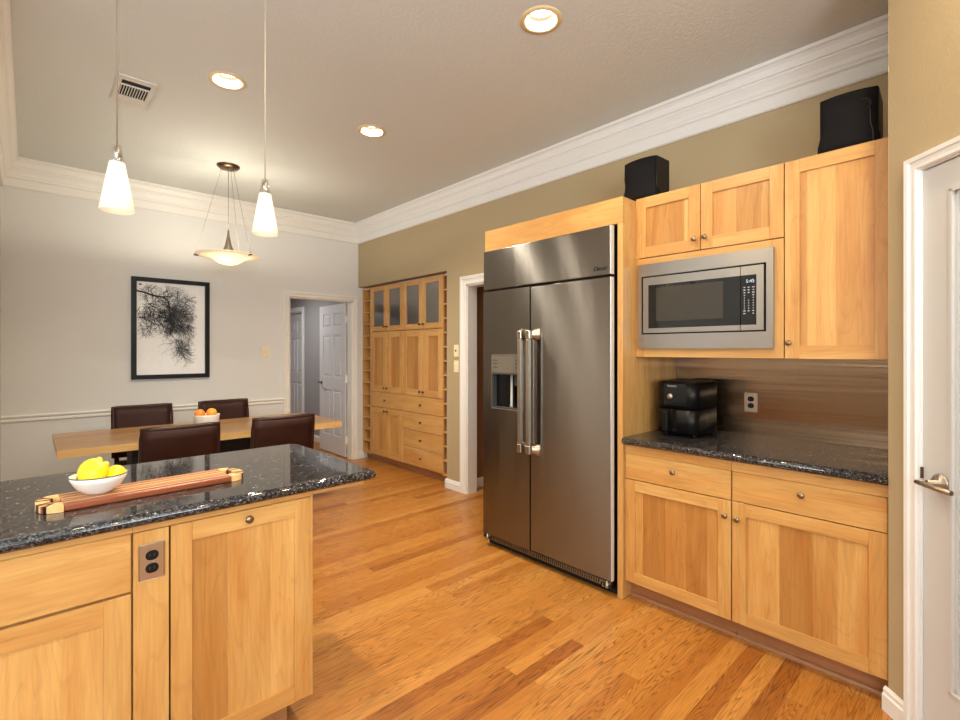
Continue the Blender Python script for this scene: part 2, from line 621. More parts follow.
def copy_tree(o, parent=None):
    c = o.copy()
    COL.objects.link(c)
    c.parent = parent
    for ch in [x for x in list(COL.objects) if x.parent == o]:
        copy_tree(ch, c)
    return c


def text(name, body, size, parent, mat4, material, extrude=0.0006, shear=0.0, world=True):
    cu = bpy.data.curves.new(name, 'FONT')
    cu.body = body
    cu.size = size
    cu.extrude = extrude
    cu.shear = shear
    cu.align_x = 'CENTER'
    cu.align_y = 'CENTER'
    t = bpy.data.objects.new(name + '_curve', cu)
    COL.objects.link(t)
    dg = bpy.context.evaluated_depsgraph_get()
    me = bpy.data.meshes.new_from_object(t.evaluated_get(dg))
    bpy.data.objects.remove(t)
    bpy.data.curves.remove(cu)
    bm = newbm()
    bm.from_mesh(me)
    bpy.data.meshes.remove(me)
    bm.transform(mat4)
    return obj(name, bm, material, parent, world)


def text_x(y, z, x):
    """text plane facing -x, reading along -y"""
    return Matrix(((0, 0, -1, x), (-1, 0, 0, y), (0, 1, 0, z), (0, 0, 0, 1)))


# ================================================================== SETTING
XW, YF, ZC = 3.15, 5.73, 3.03
XL = -0.17
YS = 2.72
KX, KY = -3.6, -2.6
LIGHTS = [(1.851, 1.555), (0.880, 3.19), (1.866, 3.19)]

bm = newbm()
bx(bm, KX - 0.12, 5.2, KY - 0.12, 10.0, -0.08, 0.0)
struct(obj('floor', bm, 'floor'), 'honey oak strip floor running through the kitchen and dining area', 'floor')

bm = newbm()
edges = []


def loop(pts):
    vs = [bm.verts.new((p[0], p[1], ZC)) for p in pts]
    for i in range(len(vs)):
        edges.append(bm.edges.new((vs[i], vs[(i + 1) % len(vs)])))


loop([(KX, KY), (XW, KY), (XW, YF), (XL, YF), (XL, YS), (KX, YS)])
for cx, cy in LIGHTS:
    loop([(cx + 0.078 * math.cos(2 * PI * k / 24), cy + 0.078 * math.sin(2 * PI * k / 24)) for k in range(24)])
bmesh.ops.triangle_fill(bm, use_beauty=True, use_dissolve=False, edges=edges)
r = bmesh.ops.extrude_face_region(bm, geom=list(bm.faces))
for v in [v for v in r['geom'] if isinstance(v, bmesh.types.BMVert)]:
    v.co.z += 0.16
struct(obj('ceiling', bm, 'ceiling'), 'beige textured ceiling over the kitchen and dining area', 'ceiling')

# right wall: openings for the doorway beside the refrigerator and for the built in cabinet
T = 0.12
DY0, DY1, DZ = 2.66, 3.585, 2.045
RY0, RZ = 3.90, 2.225
bm = newbm()
bx(bm, XW, XW + T, KY, DY0, 0, ZC)
bx(bm, XW, XW + T, DY0, DY1, DZ, ZC)
bx(bm, XW, XW + T, DY1, RY0, 0, ZC)
bx(bm, XW, XW + T, RY0, YF, RZ, ZC)
struct(obj('wall_right', bm, 'wall_khaki'), 'khaki wall behind the refrigerator and kitchen cabinets', 'wall')
bm = newbm()
FX0, FX1, FZ = 2.250, 3.068, 2.04
bx(bm, XL - T, FX0, YF, YF + T, 0, ZC)
bx(bm, FX0, FX1, YF, YF + T, FZ, ZC)
bx(bm, FX1, 3.75, YF, YF + T, 0, ZC)
struct(obj('wall_far', bm, 'wall_far'), 'beige dining wall with the framed tree picture', 'wall')
bm = newbm()
bx(bm, XL - T, XL, YS, YF, 0, ZC)
struct(obj('wall_left', bm, 'wall_far'), 'beige wall closing the dining area at the left of the table', 'wall')
bm = newbm()
bx(bm, KX - T, XL - T, YS, YS + T, 0, ZC)
struct(obj('wall_kitchen_side', bm, 'wall_far'), 'beige wall behind the left end of the island', 'wall')
bm = newbm()
bx(bm, KX - T, KX, KY, -2.2, 0, ZC)
bx(bm, KX - T, KX, 0.6, YS, 0, ZC)
bx(bm, KX - T, KX, -2.2, 0.6, 0, 0.95)
bx(bm, KX - T, KX, -2.2, 0.6, 2.55, ZC)
struct(obj('wall_kitchen_left', bm, 'wall_far'), 'beige kitchen wall with a wide added window', 'wall')
bm = newbm()
bx(bm, KX, -2.4, KY - T, KY, 0, ZC)
bx(bm, 0.6, XW + T, KY - T, KY, 0, ZC)
bx(bm, -2.4, 0.6, KY - T, KY, 0, 0.9)
bx(bm, -2.4, 0.6, KY - T, KY, 2.6, ZC)
struct(obj('wall_rear', bm, 'wall_far'), 'beige wall behind the photographer with a wide added window', 'wall')


def window(n, axis, plane, a0, a1, z0, z1, label):
    bm = newbm()
    w = 0.06
    for (p, q, r0, r1) in ((a0, a0 + w, z0, z1), (a1 - w, a1, z0, z1), (a0, a1, z0, z0 + w), (a0, a1, z1 - w, z1), ((a0 + a1) / 2 - 0.025, (a0 + a1) / 2 + 0.025, z0, z1)):
        fb(bm, axis, plane, p, q, 0, 0.05, r0, r1)
    o = struct(obj('window_%d' % n, bm, 'trim'), label, 'window')
    bm = newbm()
    fb(bm, axis, plane, a0 + w, a1 - w, 0.02, 0.026, z0 + w, z1 - w)
    obj('pane', bm, 'sky_pane', o)


window(1, 'x', KX - 0.09, -2.2, 0.6, 0.95, 2.55, 'unseen white kitchen window added for daylight in the left wall')  # both windows are unseen, added to carry the daylight fill
window(2, 'y', KY - 0.09, -2.4, 0.6, 0.9, 2.6, 'unseen white kitchen window added for daylight behind the photographer')

# crown moulding
CP = [(0, 2.788), (0.012, 2.788), (0.020, 2.797), (0.020, 2.858), (0.026, 2.866), (0.034, 2.868), (0.034, 2.884), (0.040, 2.892), (0.046, 2.912), (0.058, 2.934), (0.066, 2.944), (0.066, 2.954), (0.074, 2.958), (0.076, 2.972), (0.084, 2.992), (0.096, 3.006), (0.106, 3.010), (0.106, ZC), (0, ZC)]
bm = newbm()
prism(bm, CP, lambda u, v, l: (XW - u, l, v), 0.2, YF)
struct(obj('trim_1', bm, 'trim'), 'white crown moulding above the kitchen cabinets', 'moulding')
bm = newbm()
prism(bm, CP, lambda u, v, l: (l, YF - u, v), XL, XW)
struct(obj('trim_2', bm, 'trim_cream'), 'cream crown moulding above the dining wall', 'moulding')
bm = newbm()
prism(bm, CP, lambda u, v, l: (XL + u, l, v), YS, YF)
struct(obj('trim_3', bm, 'trim_cream'), 'cream crown moulding at the left end of the dining area', 'moulding')
# chair rail
RP = [(0, 0.793), (0.010, 0.793), (0.016, 0.800), (0.016, 0.812), (0.010, 0.818), (0.010, 0.826), (0.022, 0.832), (0.026, 0.842), (0.022, 0.851), (0, 0.851)]
bm = newbm()
prism(bm, RP, lambda u, v, l: (l, YF - u, v), XL, 2.188)
struct(obj('trim_4', bm, 'trim_cream'), 'cream chair rail along the dining wall', 'chair rail')
BP = [(0, 0), (0.016, 0), (0.016, 0.062), (0.011, 0.068), (0.011, 0.082), (0.005, 0.092), (0, 0.092)]
bm = newbm()
prism(bm, BP, lambda u, v, l: (l, YF - u, v), XL, 2.188)
prism(bm, BP, lambda u, v, l: (l, YF - u, v), 3.13, 3.23)
struct(obj('baseboard_far', bm, 'trim_cream'), 'cream baseboard along the dining wall', 'baseboard')
bm = newbm()
prism(bm, BP, lambda u, v, l: (XW - u, l, v), 3.676, 3.905)
prism(bm, BP, lambda u, v, l: (l, 3.90 + u, v), XW - 0.016, 3.205)
struct(obj('baseboard_right', bm, 'trim'), 'white baseboard between the side doorway and the built in cabinet', 'baseboard')


def mitre(bm, axis, plane, a0, a1, ztop, w, sgn=-1):
    # stepped profile swept up one side, over the head and down the other, with mitred corners
    prof = [(0, 0), (0, 0.011), (0.05, 0.014), (0.10, 0.017), (0.28, 0.017), (0.33, 0.012), (0.60, 0.015), (0.66, 0.021), (0.96, 0.022), (1.0, 0.018), (1.0, 0)]
    lines = []
    for o, t in prof:
        o *= w
        pts = [(a0 - o, 0), (a0 - o, ztop + o), (a1 + o, ztop + o), (a1 + o, 0)]
        d = plane + sgn * t
        lines.append([bm.verts.new((d, a, z) if axis == 'x' else (a, d, z)) for a, z in pts])
    for A, B in zip(lines[:-1], lines[1:]):
        for j in range(3):
            bm.faces.new((A[j], A[j + 1], B[j + 1], B[j]))
    for j in range(3):
        bm.faces.new((lines[-1][j], lines[-1][j + 1], lines[0][j + 1], lines[0][j]))
    bm.faces.new([l[0] for l in lines])
    bm.faces.new([l[3] for l in lines])


def casing(name, axis, plane, a0, a1, ztop, w, mat, label, jamb, side=-1):
    """door trim: stepped boards on the wall face, plus the jamb lining"""
    bm = newbm()
    mitre(bm, axis, plane, a0, a1, ztop, w)
    fb(bm, axis, plane, a0 - 0.002, a0 + 0.012, -0.001, jamb, 0, ztop)
    fb(bm, axis, plane, a1 - 0.012, a1 + 0.002, -0.001, jamb, 0, ztop)
    fb(bm, axis, plane, a0, a1, -0.001, jamb, ztop - 0.012, ztop + 0.002)
    return struct(obj(name, bm, mat), label, 'door frame')


casing('trim_5', 'y', YF, FX0, FX1, FZ, 0.066, 'trim_cream', 'cream door frame of the hallway door in the dining wall', T)
casing('trim_6', 'x', XW, DY0, DY1, DZ, 0.088, 'trim', 'white door frame of the doorway left of the refrigerator', T)


def panel_door(name, loc, rotz, w, h, mat, label, knob_x, hinges=True):
    """six panel leaf: local x along the leaf from the hinge, faces -y and +y"""
    bm = newbm()
    bx(bm, 0, w, 0.010, 0.026, 0, h)
    st, mid = 0.115, 0.10
    cols = ((st, (w - mid) / 2), ((w + mid) / 2, w - st))
    rows = ((0.24, 0.86), (1.03, 1.60), (1.71, h - 0.12))
    for x0, x1 in ((0, st), ((w - mid) / 2, (w + mid) / 2), (w - st, w)):
        bx(bm, x0, x1, 0, 0.036, 0, h)
    for z0, z1 in ((0, rows[0][0]), (rows[0][1], rows[1][0]), (rows[1][1], rows[2][0]), (rows[2][1], h)):
        bx(bm, 0.001, w - 0.001, 0.0002, 0.0358, z0, z1)
    for x0, x1 in cols:
        for z0, z1 in rows:
            bx(bm, x0 + 0.028, x1 - 0.028, 0.002, 0.034, z0 + 0.028, z1 - 0.028, 0, 0.007)
    o = struct(obj(name, bm, mat, None, False, loc, rotz), label, 'door')
    for s in (-1, 1):
        b2 = newbm()
        rm = Matrix.Rotation(PI / 2 * s, 4, 'X')
        y0 = 0.0 if s > 0 else 0.036
        lathe(b2, [(0, 0), (0.032, 0), (0.032, 0.006), (0.012, 0.010), (0.012, 0.04), (0, 0.04)], (knob_x, y0, 0.95), 16, 0, rm)
        tube(b2, [(knob_x, y0 - s * 0.045, 0.95), (knob_x + (0.05 if knob_x < w / 2 else -0.05), y0 - s * 0.05, 0.952), (knob_x + (0.115 if knob_x < w / 2 else -0.115), y0 - s * 0.048, 0.95)], 0.009, 8)
        obj('lever_handle', b2, 'bronze', o, False)
    if hinges:
        for z in (0.22, 1.02, 1.80):
            b2 = newbm()
            bx(b2, -0.012, 0.004, -0.004, 0.040, z - 0.05, z + 0.05)
            obj('hinge', b2, 'trim_cream', o, False)
    return o


panel_door('door_1', (3.070, YF + 0.13, 0.012), PI / 2 - 0.02, 0.80, 2.015, 'door_grey', 'white six panel door standing open into the hallway', 0.735)

# hallway beyond the dining wall
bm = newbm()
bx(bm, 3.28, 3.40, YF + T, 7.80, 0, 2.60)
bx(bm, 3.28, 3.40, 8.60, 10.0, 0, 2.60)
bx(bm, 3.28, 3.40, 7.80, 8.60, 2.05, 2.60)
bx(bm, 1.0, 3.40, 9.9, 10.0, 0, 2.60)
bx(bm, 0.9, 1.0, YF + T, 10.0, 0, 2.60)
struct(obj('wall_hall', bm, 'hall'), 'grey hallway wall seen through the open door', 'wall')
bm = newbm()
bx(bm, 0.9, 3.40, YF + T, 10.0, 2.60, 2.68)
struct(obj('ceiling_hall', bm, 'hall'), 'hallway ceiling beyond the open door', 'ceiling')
bm = newbm()
prism(bm, BP, lambda u, v, l: (3.28 - u, l, v), YF + T, 7.72)
struct(obj('baseboard_hall', bm, 'trim_cream'), 'cream baseboard in the hallway', 'baseboard')
casing('trim_7', 'x', 3.28, 7.80, 8.60, 2.05, 0.07, 'trim', 'white door frame of the closed door in the hallway', 0.10)
panel_door('door_2', (3.336, 8.585, 0.012), -PI / 2, 0.77, 2.02, 'door_grey', 'grey six panel door shut at the back of the hallway', 0.06, False)

# small room behind the doorway beside the refrigerator
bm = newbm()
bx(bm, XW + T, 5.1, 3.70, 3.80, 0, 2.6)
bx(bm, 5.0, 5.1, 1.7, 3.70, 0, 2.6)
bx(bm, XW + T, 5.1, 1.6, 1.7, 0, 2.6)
struct(obj('wall_side_room', bm, 'dim_tan_wall'), 'tan wall coloured brown for dim light in the room behind the side doorway', 'wall')
bm = newbm()
bx(bm, XW + T, 5.1, 1.6, 3.8, 2.6, 2.68)
struct(obj('ceiling_side_room', bm, 'ceiling'), 'ceiling of the dim room behind the side doorway', 'ceiling')
bm = newbm()
prism(bm, BP, lambda u, v, l: (l, 3.70 - u, v), XW + T, 5.0)
struct(obj('baseboard_side_room', bm, 'trim_cream'), 'cream baseboard of the dim room behind the side doorway', 'baseboard')

# diagonal pantry wall: local x runs back along the wall (negative towards the camera), local y out into the room
C0 = (2.45, 0.309, 0)
R45 = math.radians(45)
bm = newbm()
bx(bm, -0.146, 0, -T, 0, 0, ZC)
bx(bm, -0.93, -0.146, -T, 0, 2.055, ZC)
bx(bm, -1.75, -0.93, -T, 0, 0, ZC)
struct(obj('wall_pantry', bm, 'wall_khaki', None, False, C0, R45), 'khaki diagonal wall with the white glazed pantry door', 'wall')
bm = newbm()
bx(bm, 2.449, XW, 0.19, 0.309, 0, ZC)
struct(obj('wall_return', bm, 'wall_khaki'), 'khaki wall end beside the tall wall cabinet', 'wall')
bm = newbm()
PW0, PW1 = -0.918, -0.146
mitre(bm, 'y', 0.0, PW0, PW1, 2.05, 0.050, 1)
bx(bm, PW1 - 0.002, PW1 + 0.003, -T, 0.002, 0, 2.05)
bx(bm, PW0 - 0.003, PW0 + 0.002, -T, 0.002, 0, 2.05)
bx(bm, PW0, PW1, -T, 0.002, 2.046, 2.053)
struct(obj('trim_8', bm, 'trim', None, False, C0, R45), 'white door frame of the pantry door', 'door frame')
bm = newbm()
prism(bm, BP, lambda u, v, l: (l, u, v), -0.094, 0.012)
struct(obj('baseboard_pantry', bm, 'trim', None, False, C0, R45), 'white baseboard stub beside the pantry door frame', 'baseboard')
# pantry door leaf
bm = newbm()
d0, d1 = PW0 + 0.003, PW1 - 0.003
ST = 0.105
bx(bm, d0, d0 + ST, -0.045, -0.006, 0.01, 2.042)
bx(bm, d1 - ST, d1, -0.045, -0.006, 0.01, 2.042)
bx(bm, d0 + ST, d1 - ST, -0.045, -0.006, 0.01, 0.245)
bx(bm, d0 + ST, d1 - ST, -0.045, -0.006, 1.945, 2.042)
g0, g1 = d0 + ST, d1 - ST
for (i0, i1, t0, t1) in ((0.0, 0.010, -0.045, 0.0), (0.010, 0.022, -0.040, -0.010)):
    bx(bm, g0 + i0, g0 + i1, t0, t1, 0.245 + i0, 1.945 - i0)
    bx(bm, g1 - i1, g1 - i0, t0, t1, 0.245 + i0, 1.945 - i0)
    bx(bm, g0 + i0, g1 - i0, t0, t1, 0.245 + i0, 0.245 + i1)
    bx(bm, g0 + i0, g1 - i0, t0, t1, 1.945 - i1, 1.945 - i0)
pd = struct(obj('door_3', bm, 'door_white', None, False, C0, R45), 'white glazed pantry door with a bronze lever', 'door')
bm = newbm()
bx(bm, g0 + 0.012, g1 - 0.012, -0.030, -0.024, 0.257, 1.933)
obj('pane', bm, 'pantry_pane', pd, False)
bm = newbm()
KX0 = -0.218
lathe(bm, [(0, 0), (0.033, 0), (0.033, 0.004), (0.028, 0.009), (0.012, 0.011), (0.011, 0.045), (0, 0.045)], (KX0, -0.006, 0.945), 24, 0, Matrix.Rotation(-PI / 2, 4, 'X'))
tube(bm, [(KX0 + 0.040, 0.044, 0.940), (KX0 + 0.010, 0.046, 0.940), (KX0 - 0.04, 0.046, 0.938), (KX0 - 0.095, 0.044, 0.937)], 0.0085, 12, 0, [0.0075, 0.009, 0.009, 0.0085])
obj('lever_handle', bm, 'nickel', pd, False)
bm = newbm()
bx(bm, d1 - 0.001, d1 + 0.004, -0.008, 0.003, 0.945, 0.985)
obj('latch_plate', bm, 'bronze', pd, False)

# ================================================================== CABINET HELPERS


def knob(parent, axis, plane, a, z, mat='knob', r=0.0135):
    bm = newbm()
    rm = Matrix.Rotation(-PI / 2, 4, 'Y') if axis == 'x' else Matrix.Rotation(PI / 2, 4, 'X')
    c = (plane, a, z) if axis == 'x' else (a, plane, z)
    lathe(bm, [(0, -0.001), (0.006, 0), (0.005, 0.012), (r * 0.75, 0.015), (r, 0.019), (r * 0.96, 0.023), (r * 0.6, 0.026), (0, 0.027)], c, 16, 0, rm)
    return obj('knob', bm, mat, parent)


def shaker(parent, name, axis, plane, a0, a1, z0, z1, fw=0.062, th=0.02, rec=0.009, kn=None, pane=False, kmat='knob'):
    bm = newbm()
    e = 0.0012
    fb(bm, axis, plane, a0, a0 + fw, 0, th, z0, z1, 0, e)
    fb(bm, axis, plane, a1 - fw, a1, 0, th, z0, z1, 0, e)
    fb(bm, axis, plane, a0 + fw, a1 - fw, 0.0003, th, z0, z0 + fw, 1, 0)
    fb(bm, axis, plane, a0 + fw, a1 - fw, 0.0003, th, z1 - fw, z1, 1, 0)
    if not pane:
        fb(bm, axis, plane, a0 + fw - 0.004, a1 - fw + 0.004, rec, th - 0.001, z0 + fw - 0.004, z1 - fw + 0.004, 2, 0)
    o = obj(name, bm, ['mv', 'mh', 'mp'], parent)
    if pane:
        bm = newbm()
        fb(bm, axis, plane, a0 + fw - 0.004, a1 - fw + 0.004, 0.010, 0.014, z0 + fw - 0.004, z1 - fw + 0.004)
        obj('pane', bm, 'pane', o)
    if kn:
        knob(o, axis, plane, kn[0], kn[1], kmat)
    return o


def drawer(parent, axis, plane, a0, a1, z0, z1, kn=None, th=0.02, kmat='knob'):
    bm = newbm()
    fb(bm, axis, plane, a0, a1, 0, th, z0, z1, 0, 0.002)
    o = obj('drawer', bm, 'mh', parent)
    if kn:
        knob(o, axis, plane, kn[0], kn[1], kmat)
    return o


def carcass(parent, axis, plane, a0, a1, d, z0, z1, fr=0.018, mid=None):
    """open cabinet box behind the fronts: sides, top, bottom, back and the face frame edge"""
    bm = newbm()
    t = 0.018
    fb(bm, axis, plane, a0, a0 + t, 0.021, d, z0, z1, 0)
    fb(bm, axis, plane, a1 - t, a1, 0.021, d, z0, z1, 0)
    fb(bm, axis, plane, a0 + t, a1 - t, 0.021, d, z0, z0 + t, 1)
    fb(bm, axis, plane, a0 + t, a1 - t, 0.021, d, z1 - t, z1, 1)
    fb(bm, axis, plane, a0 + t, a1 - t, d - 0.01, d, z0 + t, z1 - t, 0)
    for z in (mid or []):
        fb(bm, axis, plane, a0 + t, a1 - t, 0.021, 0.05, z - 0.015, z + 0.015, 1)
    return obj('carcass', bm, ['mv', 'mh'], parent)


# ================================================================== KITCHEN RUN, RIGHT WALL
PX = 2.455                       # refrigerator surround front
t = thing('refrigerator_surround', 'maple panel surround framing the stainless refrigerator', 'cabinet panel', (PX, 2.0, 0))
bm = newbm()
bx(bm, PX, XW - 0.002, 1.466, 1.499, 0, 2.273, 0, 0.001)
obj('side_panel', bm, 'mv', t)
bm = newbm()
bx(bm, PX + 0.03, XW - 0.002, 2.578, 2.591, 0, 2.273)
obj('side_panel', bm, 'mv', t)
bm = newbm()
bx(bm, PX - 0.001, PX + 0.019, 1.4655, 2.591, 2.124, 2.273, 0, 0.001)
obj('header_panel', bm, 'mh', t)
bm = newbm()
bx(bm, PX + 0.019, XW - 0.002, 1.499, 2.578, 2.255, 2.272)
obj('top_panel', bm, 'mh', t)

# ---- refrigerator
FX = 2.42
fr = thing('refrigerator', 'tall stainless side by side refrigerator with an ice dispenser', 'refrigerator', (FX, 2.05, 0))
bm = newbm()
bx(bm, FX + 0.045, XW - 0.03, 1.525, 2.57, 0.03, 2.118)
obj('cabinet_body', bm, 'black', fr)
bm = newbm()
bx(bm, FX, FX + 0.04, 1.520, 2.575, 1.836, 2.118, 0, 0.007, 3)
tg = obj('top_grille_panel', bm, 'steel', fr)
text('brand_lettering', 'Dacor', 0.036, tg, text_x(1.592, 1.876, FX - 0.0012), 'black_gloss', 0.001, 0.35)
SPL = 2.127
bm = newbm()
bx(bm, FX, FX + 0.04, 1.520, SPL - 0.003, 0.088, 1.824, 0, 0.007, 3)
rdoor = obj('refrigerator_door', bm, 'steel', fr)
bm = newbm()
bx(bm, FX + 0.003, FX + 0.030, 1.5175, 1.5197, 0.090, 1.822)
obj('edge_strip', bm, 'edge_grey', rdoor)
bm = newbm()
bx(bm, FX + 0.003, FX + 0.030, 1.5175, 1.5197, 1.838, 2.116)
obj('edge_strip', bm, 'edge_grey', tg)
# freezer door with an opening for the dispenser
QY0, QY1, QZ0, QZ1 = 2.185, 2.487, 0.995, 1.376
bm = newbm()
bx(bm, FX, FX + 0.04, SPL + 0.003, QY0, 0.088, 1.824)
bx(bm, FX, FX + 0.04, QY1, 2.575, 0.088, 1.824)
bx(bm, FX, FX + 0.04, QY0, QY1, 0.088, QZ0)
bx(bm, FX, FX + 0.04, QY0, QY1, QZ1, 1.824)
fdoor = obj('freezer_door', bm, 'steel', fr)
dsp_bm = newbm()
bx(dsp_bm, FX + 0.10, FX + 0.105, QY0, QY1, QZ0, QZ1, 1)
bx(dsp_bm, FX + 0.002, FX + 0.10, QY0, QY0 + 0.004, QZ0, QZ1, 1)
bx(dsp_bm, FX + 0.002, FX + 0.10, QY1 - 0.004, QY1, QZ0, QZ1, 1)
bx(dsp_bm, FX + 0.002, FX + 0.10, QY0, QY1, QZ0, QZ0 + 0.012, 1)
bx(dsp_bm, FX - 0.003, FX + 0.10, QY0 + 0.004, QY1 - 0.004, 1.238, QZ1 - 0.004, 0)
for (p, q, r0, r1) in ((QY0, QY0 + 0.006, QZ0, QZ1), (QY1 - 0.006, QY1, QZ0, QZ1), (QY0, QY1, QZ0 - 0.002, QZ0 + 0.005), (QY0, QY1, QZ1 - 0.004, QZ1 + 0.001)):
    bx(dsp_bm, FX - 0.005, FX + 0.01, p, q, r0, r1, 2)
bx(dsp_bm, FX - 0.004, FX + 0.05, QY0 + 0.004, QY1 - 0.004, 1.238, 1.250, 3)
dsp = obj('dispenser', dsp_bm, ['disp_panel', 'disp_grey', 'steel_plain', 'grey_mark'], fdoor)
for z in (1.336, 1.312, 1.286):
    for q0, q1 in ((2.425, 2.465), (2.225, 2.255)):
        bm = newbm()
        bx(bm, FX - 0.0045, FX - 0.002, q0, q1, z - 0.004, z + 0.004)
        obj('button', bm, 'grey_mark', fdoor)
bm = newbm()
tube(bm, [(FX + 0.05, 2.335, 1.238), (FX + 0.05, 2.335, 1.03), (FX + 0.04, 2.335, 1.008)], 0.012, 10)
bx(bm, FX + 0.045, FX + 0.095, 2.20, 2.315, 1.02, 1.16, 1, 0.01)
bx(bm, FX + 0.03, FX + 0.09, 2.20, 2.30, 1.16, 1.238, 1, 0.008)
obj('dispenser_paddle', bm, ['disp_white', 'disp_grey'], fdoor)


def fridge_handle(parent, yb, flare):
    bm = newbm()
    z0, z1 = 0.735, 1.533
    xo = FX - 0.068
    bx(bm, xo, xo + 0.024, yb - 0.017, yb + 0.017, z0 + 0.055, z1 - 0.055, 0, 0.006, 2)
    for z, s in ((z0, 1), (z1, -1)):
        za, zb = min(z, z + s * 0.055), max(z, z + s * 0.055)
        bx(bm, xo - 0.002, xo + 0.028, yb - 0.019, yb + 0.019, za, zb, 1, 0.004)
        # arm that flares towards the door
        pts = []
        for i in range(6):
            k = i / 5
            x = xo + 0.02 + k * (FX - xo - 0.018)
            h = 0.022 + 0.016 * k * k
            w = 0.016 + 0.012 * k * k
            yc = yb + flare * 0.028 * k
            zc = (za + zb) / 2 + s * (-0.004) * k
            pts.append([bm.verts.new((x, yc + a * w, zc + b * h)) for a, b in ((-1, -1), (1, -1), (1, 1), (-1, 1))])
        for A, B in zip(pts[:-1], pts[1:]):
            for j in range(4):
                f = bm.faces.new((A[j], A[(j + 1) % 4], B[(j + 1) % 4], B[j]))
                f.material_index = 1
                f.smooth = True
        for q in (pts[0][::-1], pts[-1]):
            f = bm.faces.new(q)
            f.material_index = 1
    return obj('handle', bm, ['steel_plain', 'nickel'], parent)


fridge_handle(fdoor, 2.164, 1)
fridge_handle(rdoor, 2.090, -1)
bm = newbm()
bx(bm, FX + 0.004, FX + 0.05, 1.522, 2.573, 0.052, 0.084)
kg = obj('kick_grille', bm, 'steel', fr)
bm = newbm()
for k in range(56):
    y = 1.60 + k * 0.0162
    bx(bm, FX + 0.002, FX + 0.006, y, y + 0.005, 0.058, 0.082)
obj('grille_slots', bm, 'gap', kg)
bm = newbm()
bx(bm, FX + 0.06, FX + 0.12, 1.522, 2.573, 0.0, 0.052)
obj('toe_board', bm, 'gap', fr)
for y in (1.555, 2.54):
    bm = newbm()
    bx(bm, FX - 0.004, FX + 0.03, y - 0.030, y + 0.030, 0.056, 0.070, 0)
    lathe(bm, [(0, 0), (0.011, 0), (0.011, 0.02), (0.006, 0.024), (0.006, 0.036), (0, 0.036)], (FX - 0.004, y - 0.012, 0.052), 10, 1)
    lathe(bm, [(0, 0), (0.009, 0), (0.009, 0.018), (0, 0.022)], (FX + 0.004, y + 0.016, 0.048), 10, 1)
    obj('hinge', bm, ['black', 'steel_plain'], fr)

# ---- wall cabinet with the built in microwave
UX = 2.60
UD = XW - UX - 0.004
mc = thing('wall_cabinet', 'maple wall cabinet with two small doors above the microwave', 'wall cabinet', (UX, 1.085, 1.366), 0, 'maple wall cabinets')
bm = newbm()
tk = 0.018
bx(bm, UX + 0.001, UX + UD, 1.446, 1.464, 1.366, 2.281, 0)
bx(bm, UX + 0.021, UX + UD, 0.708, 0.726, 1.366, 2.281, 0)
bx(bm, UX + 0.021, UX + UD, 0.726, 1.446, 2.263, 2.281, 1)
bx(bm, UX + 0.021, UX + UD, 0.726, 1.446, 1.925, 1.943, 1)
bx(bm, UX + 0.021, UX + UD, 0.726, 1.446, 1.3665, 1.384, 1)
bx(bm, UX + UD - 0.01, UX + UD, 0.726, 1.446, 1.384, 2.263, 0)
obj('carcass', bm, ['mv', 'mh'], mc)
bm = newbm()
bx(bm, UX, UX + 0.021, 1.415, 1.4655, 1.366, 1.930, 0)
bx(bm, UX, UX + 0.021, 0.7075, 0.770, 1.366, 1.930, 0)
bx(bm, UX + 0.0003, UX + 0.021, 0.770, 1.415, 1.366, 1.440, 1)
bx(bm, UX + 0.0003, UX + 0.021, 0.770, 1.415, 1.866, 1.930, 1)
obj('microwave_surround', bm, ['mv', 'mh'], mc)
shaker(mc, 'door', 'x', UX - 0.001, 1.096, 1.4655, 1.936, 2.283, 0.060, kn=(1.121, 1.993))
shaker(mc, 'door', 'x', UX - 0.001, 0.7075, 1.092, 1.936, 2.283, 0.060, kn=(1.067, 1.996))

wc = thing('wall_cabinet', 'tall maple wall cabinet with one long door beside the pantry wall', 'wall cabinet', (UX, 0.50, 1.364), 0, 'maple wall cabinets')
carcass(wc, 'x', UX, 0.312, 0.705, UD, 1.364, 2.281)
shaker(wc, 'door', 'x', UX - 0.001, 0.312, 0.703, 1.365, 2.283, 0.060, kn=(0.684, 1.438))

# ---- microwave
MX = 2.578
mw = thing('microwave_oven', 'built in stainless microwave with a black glass door', 'microwave', (MX, 1.09, 1.413))
bm = newbm()
bx(bm, MX, MX + 0.020, 1.418, 1.440, 1.413, 1.893, 0)
bx(bm, MX, MX + 0.020, 0.745, 0.775, 1.413, 1.893, 0)
bx(bm, MX, MX + 0.020, 0.775, 1.418, 1.413, 1.494, 0)
bx(bm, MX, MX + 0.020, 0.775, 1.418, 1.824, 1.893, 0)
obj('trim_frame', bm, 'steel_mw', mw)
bm = newbm()
bx(bm, MX + 0.012, MX + 0.40, 0.7755, 1.4175, 1.4945, 1.8235, 0)
obj('oven_body', bm, 'gap', mw)
bm = newbm()
ya, yb, za, zb = 0.786, 1.410, 1.502, 1.816
GY0, GY1, GZ0, GZ1 = 0.818, 1.378, 1.528, 1.772
DV = 0.890
bx(bm, MX + 0.002, MX + 0.012, GY1, yb, za, zb, 0)
bx(bm, MX + 0.002, MX + 0.012, DV + 0.0015, GY1, za, GZ0, 0)
bx(bm, MX + 0.002, MX + 0.012, DV + 0.0015, GY1, GZ1, zb, 0)
bx(bm, MX + 0.003, MX + 0.012, DV + 0.0015, GY1, GZ0, GZ1, 1)
dr = obj('door', bm, ['steel_mw', 'mw_glass'], mw)
bm = newbm()
bx(bm, MX + 0.0022, MX + 0.0032, 0.972, 1.332, 1.567, 1.755)
obj('window', bm, 'mw_window', dr)
bm = newbm()
bx(bm, MX + 0.002, MX + 0.012, ya, GY0, za, zb, 0)
